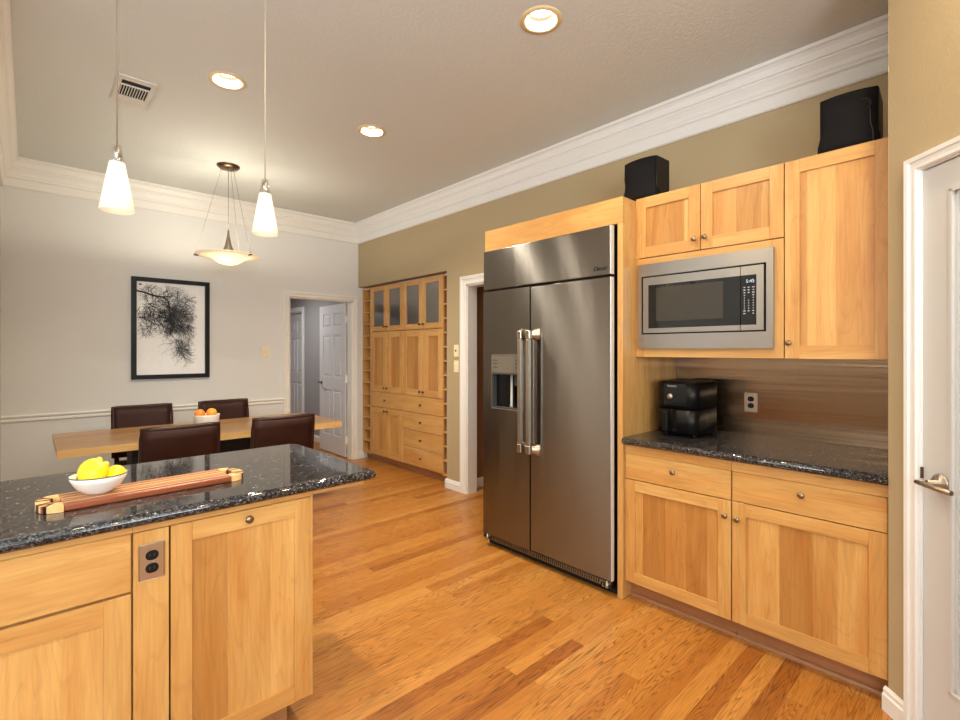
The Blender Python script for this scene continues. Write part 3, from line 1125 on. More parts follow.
bx(bm, MX + 0.002, MX + 0.012, GY0, DV - 0.0015, za, GZ0, 0)
bx(bm, MX + 0.002, MX + 0.012, GY0, DV - 0.0015, GZ1, zb, 0)
bx(bm, MX + 0.003, MX + 0.012, GY0, DV - 0.0015, GZ0, GZ1, 1)
cp = obj('control_panel', bm, ['steel_mw', 'mw_glass'], mw)
text('clock_display', '5:45', 0.023, cp, text_x(0.846, 1.741, MX + 0.0022), 'display', 0.0003)
rnd = random.Random(4)
for cidx, y in enumerate((0.872, 0.853, 0.832)):
    for k in range(11):
        z = 1.712 - k * 0.0128
        if cidx == 1 and k in (3, 4, 10):
            continue
        w = rnd.choice((0.004, 0.0055, 0.003)) if k < 4 or k > 8 else 0.0022
        bm = newbm()
        bx(bm, MX + 0.0023, MX + 0.0032, y - w, y + w, z - 0.0022, z + 0.0022)
        obj('button', bm, 'white_mark', cp)

# ---- base cabinets
BX = 2.475
BD = XW - BX - 0.004


def base_cab(y0, y1, label, dk, kn):
    c = thing('base_cabinet', label, 'base cabinet', (BX, (y0 + y1) / 2, 0), 0, 'maple base cabinets under the right counter')
    carcass(c, 'x', BX, y0, y1, BD, 0.100, 0.872, mid=[0.68])
    bm = newbm()
    bx(bm, BX + 0.002, BX + 0.022, y0, y1, 0.824, 0.872)
    obj('top_rail', bm, 'mh', c)
    drawer(c, 'x', BX, y0 + 0.002, y1 - 0.002, 0.683, 0.822, dk)
    shaker(c, 'door', 'x', BX, y0 + 0.002, y1 - 0.002, 0.104, 0.679, 0.060, kn=kn)
    bm = newbm()
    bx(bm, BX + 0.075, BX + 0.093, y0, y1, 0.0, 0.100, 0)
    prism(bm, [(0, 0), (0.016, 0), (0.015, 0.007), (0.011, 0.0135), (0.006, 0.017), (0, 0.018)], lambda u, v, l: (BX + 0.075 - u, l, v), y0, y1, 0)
    obj('toe_kick', bm, 'toe_and_cubby_shade', c)


base_cab(0.895, 1.464, 'maple base cabinet under the counter, next to the refrigerator', (1.179, 0.766), (0.920, 0.605))
base_cab(0.312, 0.893, 'maple base cabinet under the counter, next to the pantry wall', (0.603, 0.772), (0.865, 0.600))

# ---- countertop and splashback
def slab(name, x0, x1, y0, y1, z0, z1, parent=None, edges='', r=0.018, corner=None):
    """stone slab with rounded (bullnose) front edges"""
    bm = newbm()
    n = 6
    h = (z1 - z0) / 2
    pts = corner or [(x0, y0), (x1, y0), (x1, y1), (x0, y1)]
    rings = []
    from_out = []
    for k in range(n + 1):
        a = -PI / 2 + PI * k / n
        from_out.append((h * (1 - math.cos(a)), (z0 + z1) / 2 + h * math.sin(a)))
    for ins, z in from_out:
        ring = []
        for x, y in pts:
            xx = x + (ins if ('w' in edges and x < (x0 + x1) / 2) else 0) - (ins if ('e' in edges and x > (x0 + x1) / 2) else 0)
            yy = y + (ins if ('s' in edges and y < (y0 + y1) / 2) else 0) - (ins if ('n' in edges and y > (y0 + y1) / 2) else 0)
            ring.append(bm.verts.new((xx, yy, z)))
        rings.append(ring)
    m = len(pts)
    for A, B in zip(rings[:-1], rings[1:]):
        for j in range(m):
            f = bm.faces.new((A[j], A[(j + 1) % m], B[(j + 1) % m], B[j]))
            f.smooth = True
    bm.faces.new(rings[0][::-1])
    bm.faces.new(rings[-1])
    return bm


bm = slab('c', 2.440, XW - 0.002, 0.311, 1.464, 0.874, 0.914, edges='w')
tag(obj('countertop', bm, 'granite', None, True, (2.8, 0.89, 0.874)), 'dark granite countertop along the right wall holding the air fryer', 'countertop')
bm = newbm()
bx(bm, XW - 0.045, XW - 0.001, 0.311, 1.464, 0.9145, 1.364)
tag(obj('backsplash_panel', bm, 'steel_h', None, True, (XW, 0.89, 0.9145)), 'brushed metal backsplash between right counter and wall cabinets', 'backsplash')


def outlet(label, axis, plane, a, z, mats, group=None, w=0.035, h=0.058):
    """duplex socket: plate, two black faces, screw"""
    loc = (plane, a, z) if axis == 'x' else (a, plane, z)
    o = thing('wall_outlet', label, 'outlet', loc, 0, group)
    bm = newbm()
    fb(bm, axis, plane, a - w, a + w, -0.006, 0, z - h, z + h, 0, 0.004)
    obj('cover_plate', bm, mats[0], o)
    for s in (-1, 1):
        bm = newbm()
        zc = z + s * 0.0195
        poly = rrect(-0.017, 0.017, -0.0145, 0.0145, 0.0135, 5)
        mp = (lambda u, v, l: (plane + l, a + u, zc + v)) if axis == 'x' else (lambda u, v, l: (a + u, plane + l, zc + v))
        prism(bm, poly, mp, -0.0085, -0.004, 0)
        for d in (-0.006, 0.006):
            fb(bm, axis, plane, a + d - 0.0011, a + d + 0.0011, -0.0088, -0.0084, zc - 0.003, zc + 0.005, 1)
        obj('socket', bm, [mats[1], 'grey_mark'], o)
    bm = newbm()
    rm = Matrix.Rotation(-PI / 2, 4, 'Y') if axis == 'x' else Matrix.Rotation(PI / 2, 4, 'X')
    lathe(bm, [(0, 0), (0.0035, 0), (0.003, 0.0015), (0, 0.002)], (plane - 0.006, a, z) if axis == 'x' else (a, plane - 0.006, z), 10, 0, rm)
    obj('screw', bm, 'steel_plain', o)
    return o


outlet('metal outlet plate with black sockets on the brushed backsplash', 'x', XW - 0.0455, 1.012, 1.100, ('plate_steel', 'black'))

# ---- air fryer
AX0, AX1, AY0, AY1, AZ0, AZ1 = 2.70, 3.02, 1.155, 1.400, 0.914, 1.226
af = thing('air_fryer', 'black air fryer standing on the right counter', 'air fryer', (2.86, 1.28, AZ0))
bm = newbm()
prism(bm, rrect(AX0, AX1, AY0, AY1, 0.055, 7), lambda u, v, l: (u, v, l), AZ0 + 0.158, AZ1 - 0.006, 0, True)
prism(bm, rrect(AX0 + 0.012, AX1 - 0.012, AY0 + 0.012, AY1 - 0.012, 0.045, 7), lambda u, v, l: (u, v, l), AZ1 - 0.006, AZ1, 0, True)
prism(bm, rrect(AX0 + 0.02, AX1, AY0 + 0.004, AY1 - 0.004, 0.05, 7), lambda u, v, l: (u, v, l), AZ0 + 0.014, AZ0 + 0.158, 0, True)
obj('housing', bm, 'black', af)
bm = newbm()
bx(bm, AX0 - 0.0012, AX0 + 0.01, AY0 + 0.060, AY1 - 0.058, AZ0 + 0.175, AZ1 - 0.012, 0, 0.0005)
cpan = obj('control_panel', bm, 'black_gloss', af)
bm = newbm()
lathe(bm, [(0, 0), (0.017, 0), (0.017, 0.008), (0.014, 0.012), (0, 0.0125)], (AX0 - 0.001, 1.306, AZ0 + 0.226), 20, 0, Matrix.Rotation(-PI / 2, 4, 'Y'))
obj('dial', bm, 'steel_plain', cpan)
text('brand_lettering', 'Instant', 0.020, cpan, text_x(1.296, AZ0 + 0.286, AX0 - 0.002), 'white_mark', 0.0004)
bm = newbm()
prism(bm, rrect(AX0 - 0.006, AX0 + 0.20, AY0 + 0.002, AY1 - 0.002, 0.055, 7), lambda u, v, l: (u, v, l), AZ0 + 0.018, AZ0 + 0.152, 0, True)
dw = obj('basket_drawer', bm, 'black', af)
bm = newbm()
bx(bm, AX0 - 0.052, AX0 - 0.004, 1.300, 1.332, AZ0 + 0.030, AZ0 + 0.150, 0, 0.006, 2)
obj('handle', bm, 'black', dw)
bm = newbm()
bx(bm, AX0 - 0.010, AX0 - 0.004, 1.268, 1.29, AZ0 + 0.03, AZ0 + 0.150, 0, 0.002)
obj('release_button', bm, 'black_gloss', dw)
for fxx, fyy in ((AX0 + 0.06, AY0 + 0.04), (AX0 + 0.06, AY1 - 0.04), (AX1 - 0.05, AY0 + 0.04), (AX1 - 0.05, AY1 - 0.04)):
    bm = newbm()
    lathe(bm, [(0, 0.0005), (0.012, 0.0005), (0.014, 0.016), (0, 0.016)], (fxx, fyy, AZ0), 10)
    obj('foot', bm, 'black_matte', af)


# ---- loudspeakers on top of the cabinets
def speaker(loc, rotz, label, w=0.185, d=0.185, h=0.225, bulge=0.035, port=False):
    s = thing('loudspeaker', label, 'speaker', loc, rotz, 'black loudspeakers above the cabinets')
    n = 10

    def front(bg, y0, y1, ww):
        pts = []
        for k in range(n + 1):
            a = -1 + 2 * k / n
            pts.append((a * ww / 2, y0 - bg * (1 - a * a)))
        return pts
    bm = newbm()
    prism(bm, [(-w / 2, d), (w / 2, d)][::-1] and ([(w / 2, d), (-w / 2, d)] + front(bulge * 0.6, 0.0, 0, w)), lambda u, v, l: (u, v, l), 0, h, 0)
    obj('cabinet', bm, 'black', s, False)
    # grille: bowed, waisted towards the bottom
    bm = newbm()
    rows = [(0.0, 1.06, 0.024), (0.03, 1.05, 0.030), (0.08, 0.96, 0.018), (0.11, 0.94, 0.014), (0.15, 0.97, 0.020), (h - 0.004, 0.97, 0.014)]
    A = []
    for z, sc, bg in rows:
        ring = [bm.verts.new((p[0], p[1] - 0.008 - bg * 0.5, z + 0.001)) for p in front(bulge * 0.6, 0.0, 0, w * sc)]
        ring += [bm.verts.new((w * sc / 2, 0.03, z + 0.001)), bm.verts.new((-w * sc / 2, 0.03, z + 0.001))]
        A.append(ring)
    m = len(A[0])
    for a, b in zip(A[:-1], A[1:]):
        for k in range(m):
            f = bm.faces.new((a[k], a[(k + 1) % m], b[(k + 1) % m], b[k]))
            f.smooth = k < n
    bm.faces.new(A[0][::-1])
    bm.faces.new(A[-1])
    obj('grille', bm, 'speaker_cloth', s, False)
    if port:
        bm = newbm()
        lathe(bm, [(0.026, 0), (0.028, 0.002), (0.026, 0.004), (0.022, 0.002), (0.016, -0.004), (0, -0.006)], (w * 0.27, -0.030, h * 0.70), 18, 0, Matrix.Rotation(PI / 2, 4, 'X'))
        obj('bass_port', bm, 'gap', s, False)
        bm = newbm()
        tube(bm, [(w * 0.37, -0.026, h * 0.62), (w * 0.38, -0.030, h * 0.35), (w * 0.42, -0.034, h * 0.2), (w * 0.42, -0.032, 0.004)], 0.0016, 6)
        obj('cable', bm, 'grey_mark', s, False)
    return s


speaker((2.662, 1.468, 2.2835), -PI / 2 - 0.05, 'black loudspeaker on the cabinet top, beside the refrigerator surround', 0.208, 0.135, 0.246)
speaker((2.650, 0.470, 2.2835), -PI / 2 + 0.06, 'black loudspeaker with a round port above the long cabinet door', 0.208, 0.19, 0.246, port=True)

# ================================================================== ISLAND
IY = 1.78
i1 = thing('island_cabinet', 'maple island cabinet with a wide drawer above shaker doors', 'island cabinet', (-0.23, IY, 0), 0, 'maple island cabinets')
carcass(i1, 'y', IY, -0.70, 0.2285, 0.62, 0.10, 0.872, mid=[0.672])
bm = newbm()
bx(bm, -0.70, 0.2285, IY + 0.003, IY + 0.022, 0.853, 0.872)
obj('top_rail', bm, 'mh', i1)
drawer(i1, 'y', IY, -0.698, 0.2255, 0.679, 0.852, None)
shaker(i1, 'door', 'y', IY, -0.234, 0.2255, 0.105, 0.671, 0.066)
shaker(i1, 'door', 'y', IY, -0.698, -0.238, 0.105, 0.671, 0.066)
bm = newbm()
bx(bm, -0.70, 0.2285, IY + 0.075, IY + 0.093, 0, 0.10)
obj('toe_kick', bm, 'toe_and_cubby_shade', i1)
i2 = thing('island_cabinet', 'maple island cabinet with a single tall door and outlet stile', 'island cabinet', (0.5, IY, 0), 0, 'maple island cabinets')
carcass(i2, 'y', IY, 0.2295, 0.782, 0.62, 0.10, 0.872)
bm = newbm()
bx(bm, 0.2295, 0.782, IY + 0.003, IY + 0.022, 0.853, 0.872)
obj('top_rail', bm, 'mh', i2)
bm = newbm()
bx(bm, 0.2305, 0.3225, IY, IY + 0.021, 0.105, 0.851, 0, 0.0012)
obj('outlet_stile', bm, 'mv', i2)
shaker(i2, 'door', 'y', IY, 0.3275, 0.779, 0.105, 0.851, 0.060, kn=(0.556, 0.822))
bm = newbm()
bx(bm, 0.2295, 0.72, IY + 0.075, IY + 0.093, 0, 0.10)
obj('toe_kick', bm, 'toe_and_cubby_shade', i2)
bm = newbm()
bx(bm, 0.7805, 0.790, IY + 0.006, IY + 0.62, 0.10, 0.872)
obj('end_panel', bm, 'mv', i2)
outlet('metal outlet plate with black sockets on the island stile', 'y', IY - 0.0003, 0.277, 0.757, ('plate_steel', 'black'), None, 0.034, 0.056)

X1, Y0, Y1 = 1.047, 1.742, 2.565
pts = [(-0.75, Y0), (X1 - 0.02, Y0), (X1 - 0.006, Y0 + 0.006), (X1, Y0 + 0.02)] + [(X1 - 0.045 + 0.045 * math.cos(a), Y1 - 0.045 + 0.045 * math.sin(a)) for a in [PI / 2 * k / 6 for k in range(7)]] + [(-0.75, Y1)]
bm = slab('i', -0.75, X1, Y0, Y1, 0.876, 0.914, edges='sen', corner=pts)
it = tag(obj('island_countertop', bm, 'granite', None, True, (0.15, 2.15, 0.876)), 'dark granite island countertop holding the cutting board', 'countertop')
bm = newbm()
bx(bm, 0.7905, 1.005, IY + 0.004, IY + 0.60, 0.856, 0.8755, 0, 0.001)
obj('support_board', bm, 'mh', it)

# ---- striped cutting board
CB = Vector((0.312, 2.022, 0.914))
ANG = math.atan2(2.022 - 1.995, 0.59 - 0.017)
cb = thing('cutting_board', 'long striped wooden cutting board on the island', 'cutting board', CB, ANG)
L, W, TH = 0.292, 0.080, 0.022


def oval(l, w, r, seg=8):
    return rrect(-l, l, -w, w, r, seg)


bm = newbm()
ax = 0.238
hole = [(0.011, 0.040)]
# body between the two hand holes, then three bars round each hole and an end block
bx(bm, -ax, ax, -W, W, 0.0006, TH, 0, 0.005, 2)
obj('board', bm, 'board', cb, False)
for s in (-1, 1):
    bm = newbm()
    NA = 16
    po, pi_ = [], []
    for k in range(NA + 1):
        a = -PI / 2 + PI * k / NA
        ca, sa = abs(math.cos(a)) ** 0.75, math.copysign(abs(math.sin(a)) ** 0.85, math.sin(a))
        po.append((s * (ax + 0.060 * ca), W * sa))
        pi_.append((s * (ax + 0.026 * ca), 0.036 * sa))
    for j in range(NA):
        mi = (1, 1, 1, 2, 0, 0, 2, 1, 1, 2, 0, 0, 2, 1, 1, 1)[j]
        prism(bm, [po[j], po[j + 1], pi_[j + 1], pi_[j]], lambda u, v, l: (u, v, l), 0.0008, TH - 0.0008, mi)
    obj('handle', bm, ['board', 'board_end', 'leather_dark'], cb, False)

# ---- bowl of lemons
BWL = (0.170, 2.030, 0.9365)
bm = newbm()
lathe(bm, [(0, 0), (0.036, 0), (0.040, 0.004), (0.060, 0.020), (0.072, 0.040), (0.0785, 0.058), (0.0765, 0.0585), (0.069, 0.042), (0.056, 0.022), (0.036, 0.009), (0, 0.007)], (0, 0, 0), 40)
bw = tag(obj('bowl', bm, 'bowl', None, False, BWL), 'white enamel bowl with a dark rim holding lemons', 'bowl')
bm = newbm()
lathe(bm, [(0.0768, 0.0578), (0.0792, 0.0575), (0.0795, 0.0592), (0.0778, 0.0602), (0.0768, 0.0592), (0.0768, 0.0578)], (0, 0, 0), 40)
obj('rim', bm, 'rim', bw, False)


def lemon(loc, tilt, rz, label, s=1.0):
    bm = newbm()
    pr = []
    n = 16
    for k in range(n + 1):
        a = -PI / 2 + PI * k / n
        pr.append((0.0335 * math.cos(a), 0.041 * math.sin(a)))
    pr = [(0, -0.0475), (0.005, -0.047), (0.0075, -0.0435)] + pr[2:-2] + [(0.009, 0.0425), (0.006, 0.047), (0, 0.048)]
    lathe(bm, pr, (0, 0, 0), 24)
    bm.transform(Matrix.Scale(s, 4))
    o = obj('lemon', bm, 'lemon', None, False, loc, rot=Matrix.Rotation(rz, 3, 'Z') @ Matrix.Rotation(tilt, 3, 'Y'))
    tag(o, label, 'lemon', 'lemons in the white bowl')
    b2 = newbm()
    lathe(b2, [(0, 0.0485), (0.0035, 0.0482), (0.004, 0.0465), (0, 0.046)], (0, 0, 0), 10)
    b2.transform(Matrix.Scale(s, 4))
    obj('stem_end', b2, 'stem', o, False)
    return o


def in_bowl(x, y, z):
    return (BWL[0] + x, BWL[1] + y, BWL[2] + z)


lemon(in_bowl(-0.016, -0.030, 0.068), 0.95, 0.20, 'yellow lemon lying highest at the front of the bowl', 1.03)
lemon(in_bowl(-0.018, 0.040, 0.067), 0.75, 0.5, 'yellow lemon half hidden behind the highest lemon in the bowl', 1.0)
lemon(in_bowl(0.043, -0.006, 0.051), 1.45, 1.35, 'yellow lemon lying low at the pantry-side edge of the bowl', 0.90)

# ================================================================== DINING
tb = thing('dining_table', 'long dining table with a walnut top and pale wood edge', 'dining table', (1.135, 4.63, 0))
bm = newbm()
bx(bm, 0.137, 2.133, 4.185, 5.06, 0.698, 0.7495, 1)
bx(bm, 0.1375, 2.1325, 4.1855, 5.0595, 0.7485, 0.750, 0)
obj('table_top', bm, ['table', 'table_edge'], tb)
for x in (0.56, 1.62):
    bm = newbm()
    bx(bm, x, x + 0.09, 4.40, 4.64, 0.0, 0.697, 0, 0.004)
    obj('leg', bm, 'black_matte', tb)
bm = newbm()
bx(bm, 0.65, 1.62, 4.49, 4.57, 0.12, 0.697, 0)
obj('stretcher', bm, 'black_matte', tb)


def make_chair():
    c = thing('dining_chair', 'x', 'chair', (0, 0, 0), 0, 'brown leather dining chairs')
    W2 = 0.21
    lean = 0.10
    n = 8
    # backrest: slightly hollow leather panel
    bm = newbm()
    zs = [0.50 + (0.918 - 0.50) * k / 6 for k in range(7)]

    def pt(a, z, back):
        k = (z - 0.47) / 0.45
        hollow = 0.018 * (1 - a * a) * k
        return (a * W2, -lean * k * 0.55 - hollow + (0.0 if back else 0.030) + 0.03, z + (-0.004 * (1 - a * a) if z > 0.9 else 0))
    fr_, bk_ = [], []
    for z in zs:
        fr_.append([bm.verts.new(pt(-1 + 2 * j / n, z, False)) for j in range(n + 1)])
        bk_.append([bm.verts.new(pt(-1 + 2 * j / n, z, True)) for j in range(n + 1)])
    for i in range(6):
        for j in range(n):
            for g_, sg in ((fr_, 1), (bk_, -1)):
                f = bm.faces.new((g_[i][j], g_[i][j + 1], g_[i + 1][j + 1], g_[i + 1][j]))
                f.smooth = True
        for j in (0, n):
            f = bm.faces.new((fr_[i][j], bk_[i][j], bk_[i + 1][j], fr_[i + 1][j]))
    for j in range(n):
        bm.faces.new((fr_[0][j], bk_[0][j], bk_[0][j + 1], fr_[0][j + 1]))
        bm.faces.new((fr_[6][j], fr_[6][j + 1], bk_[6][j + 1], bk_[6][j]))
    b = obj('backrest', bm, 'leather', c, False)
    # welt: rounded dark edge around the panel
    bm = newbm()
    path = [Vector(pt(-1, z, False)) * 0.5 + Vector(pt(-1, z, True)) * 0.5 for z in zs]
    path += [Vector(pt(-1 + 2 * j / n, 0.918, False)) * 0.5 + Vector(pt(-1 + 2 * j / n, 0.918, True)) * 0.5 for j in range(1, n + 1)]
    path += [Vector(pt(1, z, False)) * 0.5 + Vector(pt(1, z, True)) * 0.5 for z in zs[::-1][1:]]
    tube(bm, path, 0.0165, 8)
    obj('edge_welt', bm, 'leather_dark', b, False)
    bm = newbm()
    prism(bm, rrect(-W2, W2, 0.03, 0.46, 0.03, 4), lambda u, v, l: (u, v, l), 0.40, 0.462, 0, False)
    prism(bm, rrect(-W2 + 0.012, W2 - 0.012, 0.042, 0.448, 0.03, 4), lambda u, v, l: (u, v, l), 0.462, 0.475, 0, False)
    obj('seat', bm, 'leather', c, False)
    for sx in (-1, 1):
        bm = newbm()
        bx(bm, sx * (W2 - 0.02) - 0.016, sx * (W2 - 0.02) + 0.016, 0.41, 0.442, 0.0, 0.40)
        obj('leg', bm, 'leather_dark', c, False)
        bm = newbm()
        tube(bm, [(sx * (W2 - 0.02), 0.02, 0.0), (sx * (W2 - 0.02), 0.045, 0.40), (sx * (W2 - 0.02), 0.04, 0.52)], 0.018, 8)
        obj('leg', bm, 'leather_dark', c, False)
    return c


ch = make_chair()
chairs = [(0.716, 3.575, 0.0, 'brown leather dining chair with its back to the island, behind the cutting board'),
          (1.370, 3.585, -0.05, 'brown leather dining chair with its back to the island, near the counter corner'),
          (0.734, 5.125, PI, 'brown leather dining chair against the chair rail under the framed tree picture'),
          (1.385, 5.125, PI + 0.04, 'brown leather dining chair against the chair rail behind the bowl of oranges')]
for k, (x, y, a, lab) in enumerate(chairs):
    c = ch if k == 0 else copy_tree(ch)
    c.location = (x, y, 0)
    c.rotation_euler = (0, 0, a)
    c['label'] = lab

OB = (1.14, 4.74, 0.7503)
bm = newbm()
lathe(bm, [(0, 0), (0.088, 0), (0.092, 0.005), (0.102, 0.090), (0.1035, 0.097), (0.100, 0.098), (0.097, 0.090), (0.087, 0.012), (0, 0.009)], (0, 0, 0), 40)
tag(obj('bowl', bm, 'bowl', None, False, OB), 'deep white bowl of oranges on the dining table', 'bowl')


def orange(loc, r, label, mat='orange'):
    bm = newbm()
    n = 14
    lathe(bm, [(r * math.cos(-PI / 2 + PI * k / n) if 0 < k < n else 0, 0.96 * r * math.sin(-PI / 2 + PI * k / n)) for k in range(n + 1)], (0, 0, 0), 22)
    o = obj('orange', bm, mat, None, False, loc)
    tag(o, label, 'orange', 'oranges in the white bowl')
    b2 = newbm()
    lathe(b2, [(0, 0.965 * r), (0.003, 0.962 * r), (0.004, 0.945 * r), (0, 0.94 * r)], (0, 0, 0), 8)
    obj('stem_end', b2, 'stem', o, False)


orange((1.082, 4.722, 0.858), 0.042, 'orange at the picture-wall end of the bowl, redder than its neighbour')
orange((1.178, 4.738, 0.858), 0.042, 'paler orange at the hallway end of the bowl', 'orange_pale')
orange((1.135, 4.704, 0.812), 0.038, 'orange sunk low between the two upper oranges in the bowl')

# ---- framed tree picture
PXC, PZC = 1.061, 1.6225
PWH, PHH = 0.338, 0.498
pic = thing('framed_picture', 'black framed picture of bare tree branches on the dining wall', 'picture', (PXC, YF, PZC - PHH))
bm = newbm()
fw = 0.042
for (p, q, r0, r1) in ((PXC - PWH, PXC - PWH + fw, PZC - PHH, PZC + PHH), (PXC + PWH - fw, PXC + PWH, PZC - PHH, PZC + PHH), (PXC - PWH + fw, PXC + PWH - fw, PZC - PHH, PZC - PHH + fw), (PXC - PWH + fw, PXC + PWH - fw, PZC + PHH - fw, PZC + PHH)):
    bx(bm, p, q, YF - 0.036, YF - 0.002, r0, r1, 0, 0.0015)
obj('frame', bm, 'frame_black', pic)
bm = newbm()
hw, hh = PWH - fw + 0.002, PHH - fw + 0.002
bx(bm, PXC - hw, PXC + hw, YF - 0.016, YF - 0.003, PZC - hh, PZC + hh, 0)
rnd = random.Random(11)
LAY = [0]


def ribbon(p0, p1, w0, w1):
    d = (p1[0] - p0[0], p1[1] - p0[1])
    l = math.hypot(*d) or 1e-6
    nx, nz = -d[1] / l, d[0] / l
    LAY[0] += 1
    y = YF - 0.0163 - (LAY[0] % 40) * 0.00001
    q = []
    for (p, w, s) in ((p0, w0, 1), (p0, w0, -1), (p1, w1, -1), (p1, w1, 1)):
        u = min(max(p[0] + nx * w * s, -hw + 0.004), hw - 0.004)
        v = min(max(p[1] + nz * w * s, -hh + 0.004), hh - 0.004)
        q.append(bm.verts.new((PXC + u, y, PZC + v)))
    f = bm.faces.new(q)
    f.material_index = 1


def twig(p, ang, length, w, depth):
    n = 3 if depth > 0 else 2
    for k in range(n):
        ang += rnd.uniform(-0.35, 0.35) - 0.06 * math.cos(ang)
        q = (p[0] + math.cos(ang) * length / n, p[1] + math.sin(ang) * length / n)
        if q[0] > 0.232 - abs(rnd.gauss(0, 0.035)) or q[0] < -hw + 0.006 or q[1] > hh - 0.02:
            return
        w2 = max(w * 0.86, 0.00045)
        ribbon(p, q, w, w2)
        p, w = q, w2
        if depth > 0:
            for s in (-1, 1):
                if rnd.random() < 0.78:
                    twig(p, ang + s * rnd.uniform(0.35, 1.0), length * rnd.uniform(0.5, 0.78), w * 0.62, depth - 1)


# main bough from the left edge, bending down to a dark knot
bough = [(-hw + 0.004, 0.362), (-0.232, 0.350), (-0.153, 0.324), (-0.074, 0.315), (-0.036, 0.285), (-0.027, 0.235), (-0.022, 0.185), (-0.004, 0.138), (-0.012, 0.096), (-0.045, 0.080)]
for k in range(len(bough) - 1):
    ribbon(bough[k], bough[k + 1], 0.0085 - 0.0003 * k, 0.0082 - 0.0003 * k)
for k in range(4):
    ribbon((-0.075 + 0.010 * k, 0.072 + 0.006 * k), (-0.004, 0.080 + 0.005 * k), 0.011, 0.010)
ribbon((-0.105, 0.318), (-0.01, 0.325), 0.005, 0.004)
ribbon((-0.01, 0.325), (0.046, 0.368), 0.004, 0.002)
ribbon((-0.275, 0.43), (-0.255, 0.425), 0.008, 0.006)
clusters = [(-0.12, 0.185, 0.085, 0.055, 60, -0.2), (0.085, 0.135, 0.055, 0.085, 60, 0.0), (0.05, 0.03, 0.05, 0.06, 26, -1.0), (0.055, -0.14, 0.026, 0.06, 22, -1.4),
            (-0.24, 0.14, 0.03, 0.075, 24, -0.5), (-0.05, 0.24, 0.09, 0.05, 18, 0.2), (-0.07, 0.05, 0.07, 0.03, 12, -1.4), (-0.05, 0.10, 0.05, 0.025, 20, 0.2), (-0.15, 0.36, 0.08, 0.02, 7, 1.3)]
for cx, cy, sx, sy, cnt, base in clusters:
    for k in range(cnt):
        p = (rnd.gauss(cx, sx), rnd.gauss(cy, sy))
        out = math.atan2(p[1] - 0.22, p[0] + 0.10)
        a = base * 0.6 + out * 0.3 + rnd.uniform(-1.5, 1.5)
        twig(p, a, rnd.uniform(0.06, 0.11), rnd.uniform(0.0016, 0.0030), 2)
obj('print', bm, ['paper', 'ink'], pic)


# ---- wall switches
def switch(label, axis, plane, a, z, n=1, group=None):
    loc = (plane, a, z) if axis == 'x' else (a, plane, z)
    o = thing('light_switch', label, 'switch', loc, 0, group)
    bm = newbm()
    fb(bm, axis, plane, a - 0.037, a + 0.037, -0.006, -0.0003, z - 0.060, z + 0.060, 0, 0.003)
    obj('cover_plate', bm, 'ivory', o)
    for k in range(n):
        zc = z if n == 1 else z + (0.02 if k else -0.02)
        bm = newbm()
        fb(bm, axis, plane, a - 0.006, a + 0.006, -0.016, -0.005, zc - 0.010, zc + 0.010, 0, 0.002)
        obj('toggle', bm, 'bronze' if n == 1 and axis == 'x' else 'ivory', o)
    return o


switch('ivory switch plate on the dining wall beside the hallway door', 'y', YF, 1.980, 1.388)
switch('upper ivory switch plate on the khaki wall beside the doorway', 'x', XW, 3.745, 1.402, 1, 'ivory switch plates beside the doorway')
switch('lower ivory switch plate on the khaki wall beside the doorway', 'x', XW, 3.745, 1.245, 2, 'ivory switch plates beside the doorway')

# ================================================================== BUILT IN CABINET
GX = 3.21
GB = 3.60
bi = thing('built_in_cabinet', 'tall built in maple cabinet with glass doors and narrow cubby columns', 'cabinet', (GX, 4.8, 0))
YB0, YB1 = 3.905, 5.722
C1, C2 = 4.045, 5.520          # main body between the two cubby columns
bm = newbm()
tt = 0.018
bx(bm, GX + 0.021, GB, C1, C1 + tt, 0.085, 2.212, 0)
bx(bm, GX + 0.021, GB, C2 - tt, C2, 0.085, 2.212, 0)
bx(bm, GX + 0.021, GB, 4.789 - 0.01, 4.789 + 0.01, 0.085, 2.212, 0)
for z in (0.085, 0.693, 0.887, 1.632, 2.194):
    bx(bm, GX + 0.021, GB, C1 + tt, C2 - tt, z, z + tt, 1)
bx(bm, GX + 0.05, GB, C1 + tt, C2 - tt, 1.90, 1.915, 1)
bx(bm, GB - 0.01, GB, C1, C2, 0.085, 2.212, 0)
obj('carcass', bm, ['mv', 'mh'], bi)
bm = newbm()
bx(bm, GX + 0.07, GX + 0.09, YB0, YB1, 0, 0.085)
obj('toe_kick', bm, 'toe_and_cubby_shade', bi)
for (c0, c1) in ((YB0, C1), (C2, YB1)):
    bm = newbm()
    dk = 2 if c0 == YB0 else 0  # right column sides use dark wood to paint in the unlit interior
    for e0, e1 in ((c0, c0 + 0.013), (c1 - 0.013, c1)):
        bx(bm, GX, GX + 0.012, e0, e1, 0.085, 2.212, 0)
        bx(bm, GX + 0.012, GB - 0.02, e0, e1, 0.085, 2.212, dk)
    bx(bm, GB - 0.03, GB - 0.01, c0, c1, 0.085, 2.212, 2)  # back boards darkened as well, shade of the deep cubbies as colour
    for k in range(15):
        z = 0.092 + k * 0.1503
        bx(bm, GX + 0.002, GB - 0.03, c0 + 0.013, c1 - 0.013, z - 0.007, z + 0.007, 1)
    obj('cubby_column', bm, ['mv', 'maple_raw', 'toe_and_cubby_shade'], bi)
ys = [4.048, 4.411, 4.789, 5.152, 5.517]
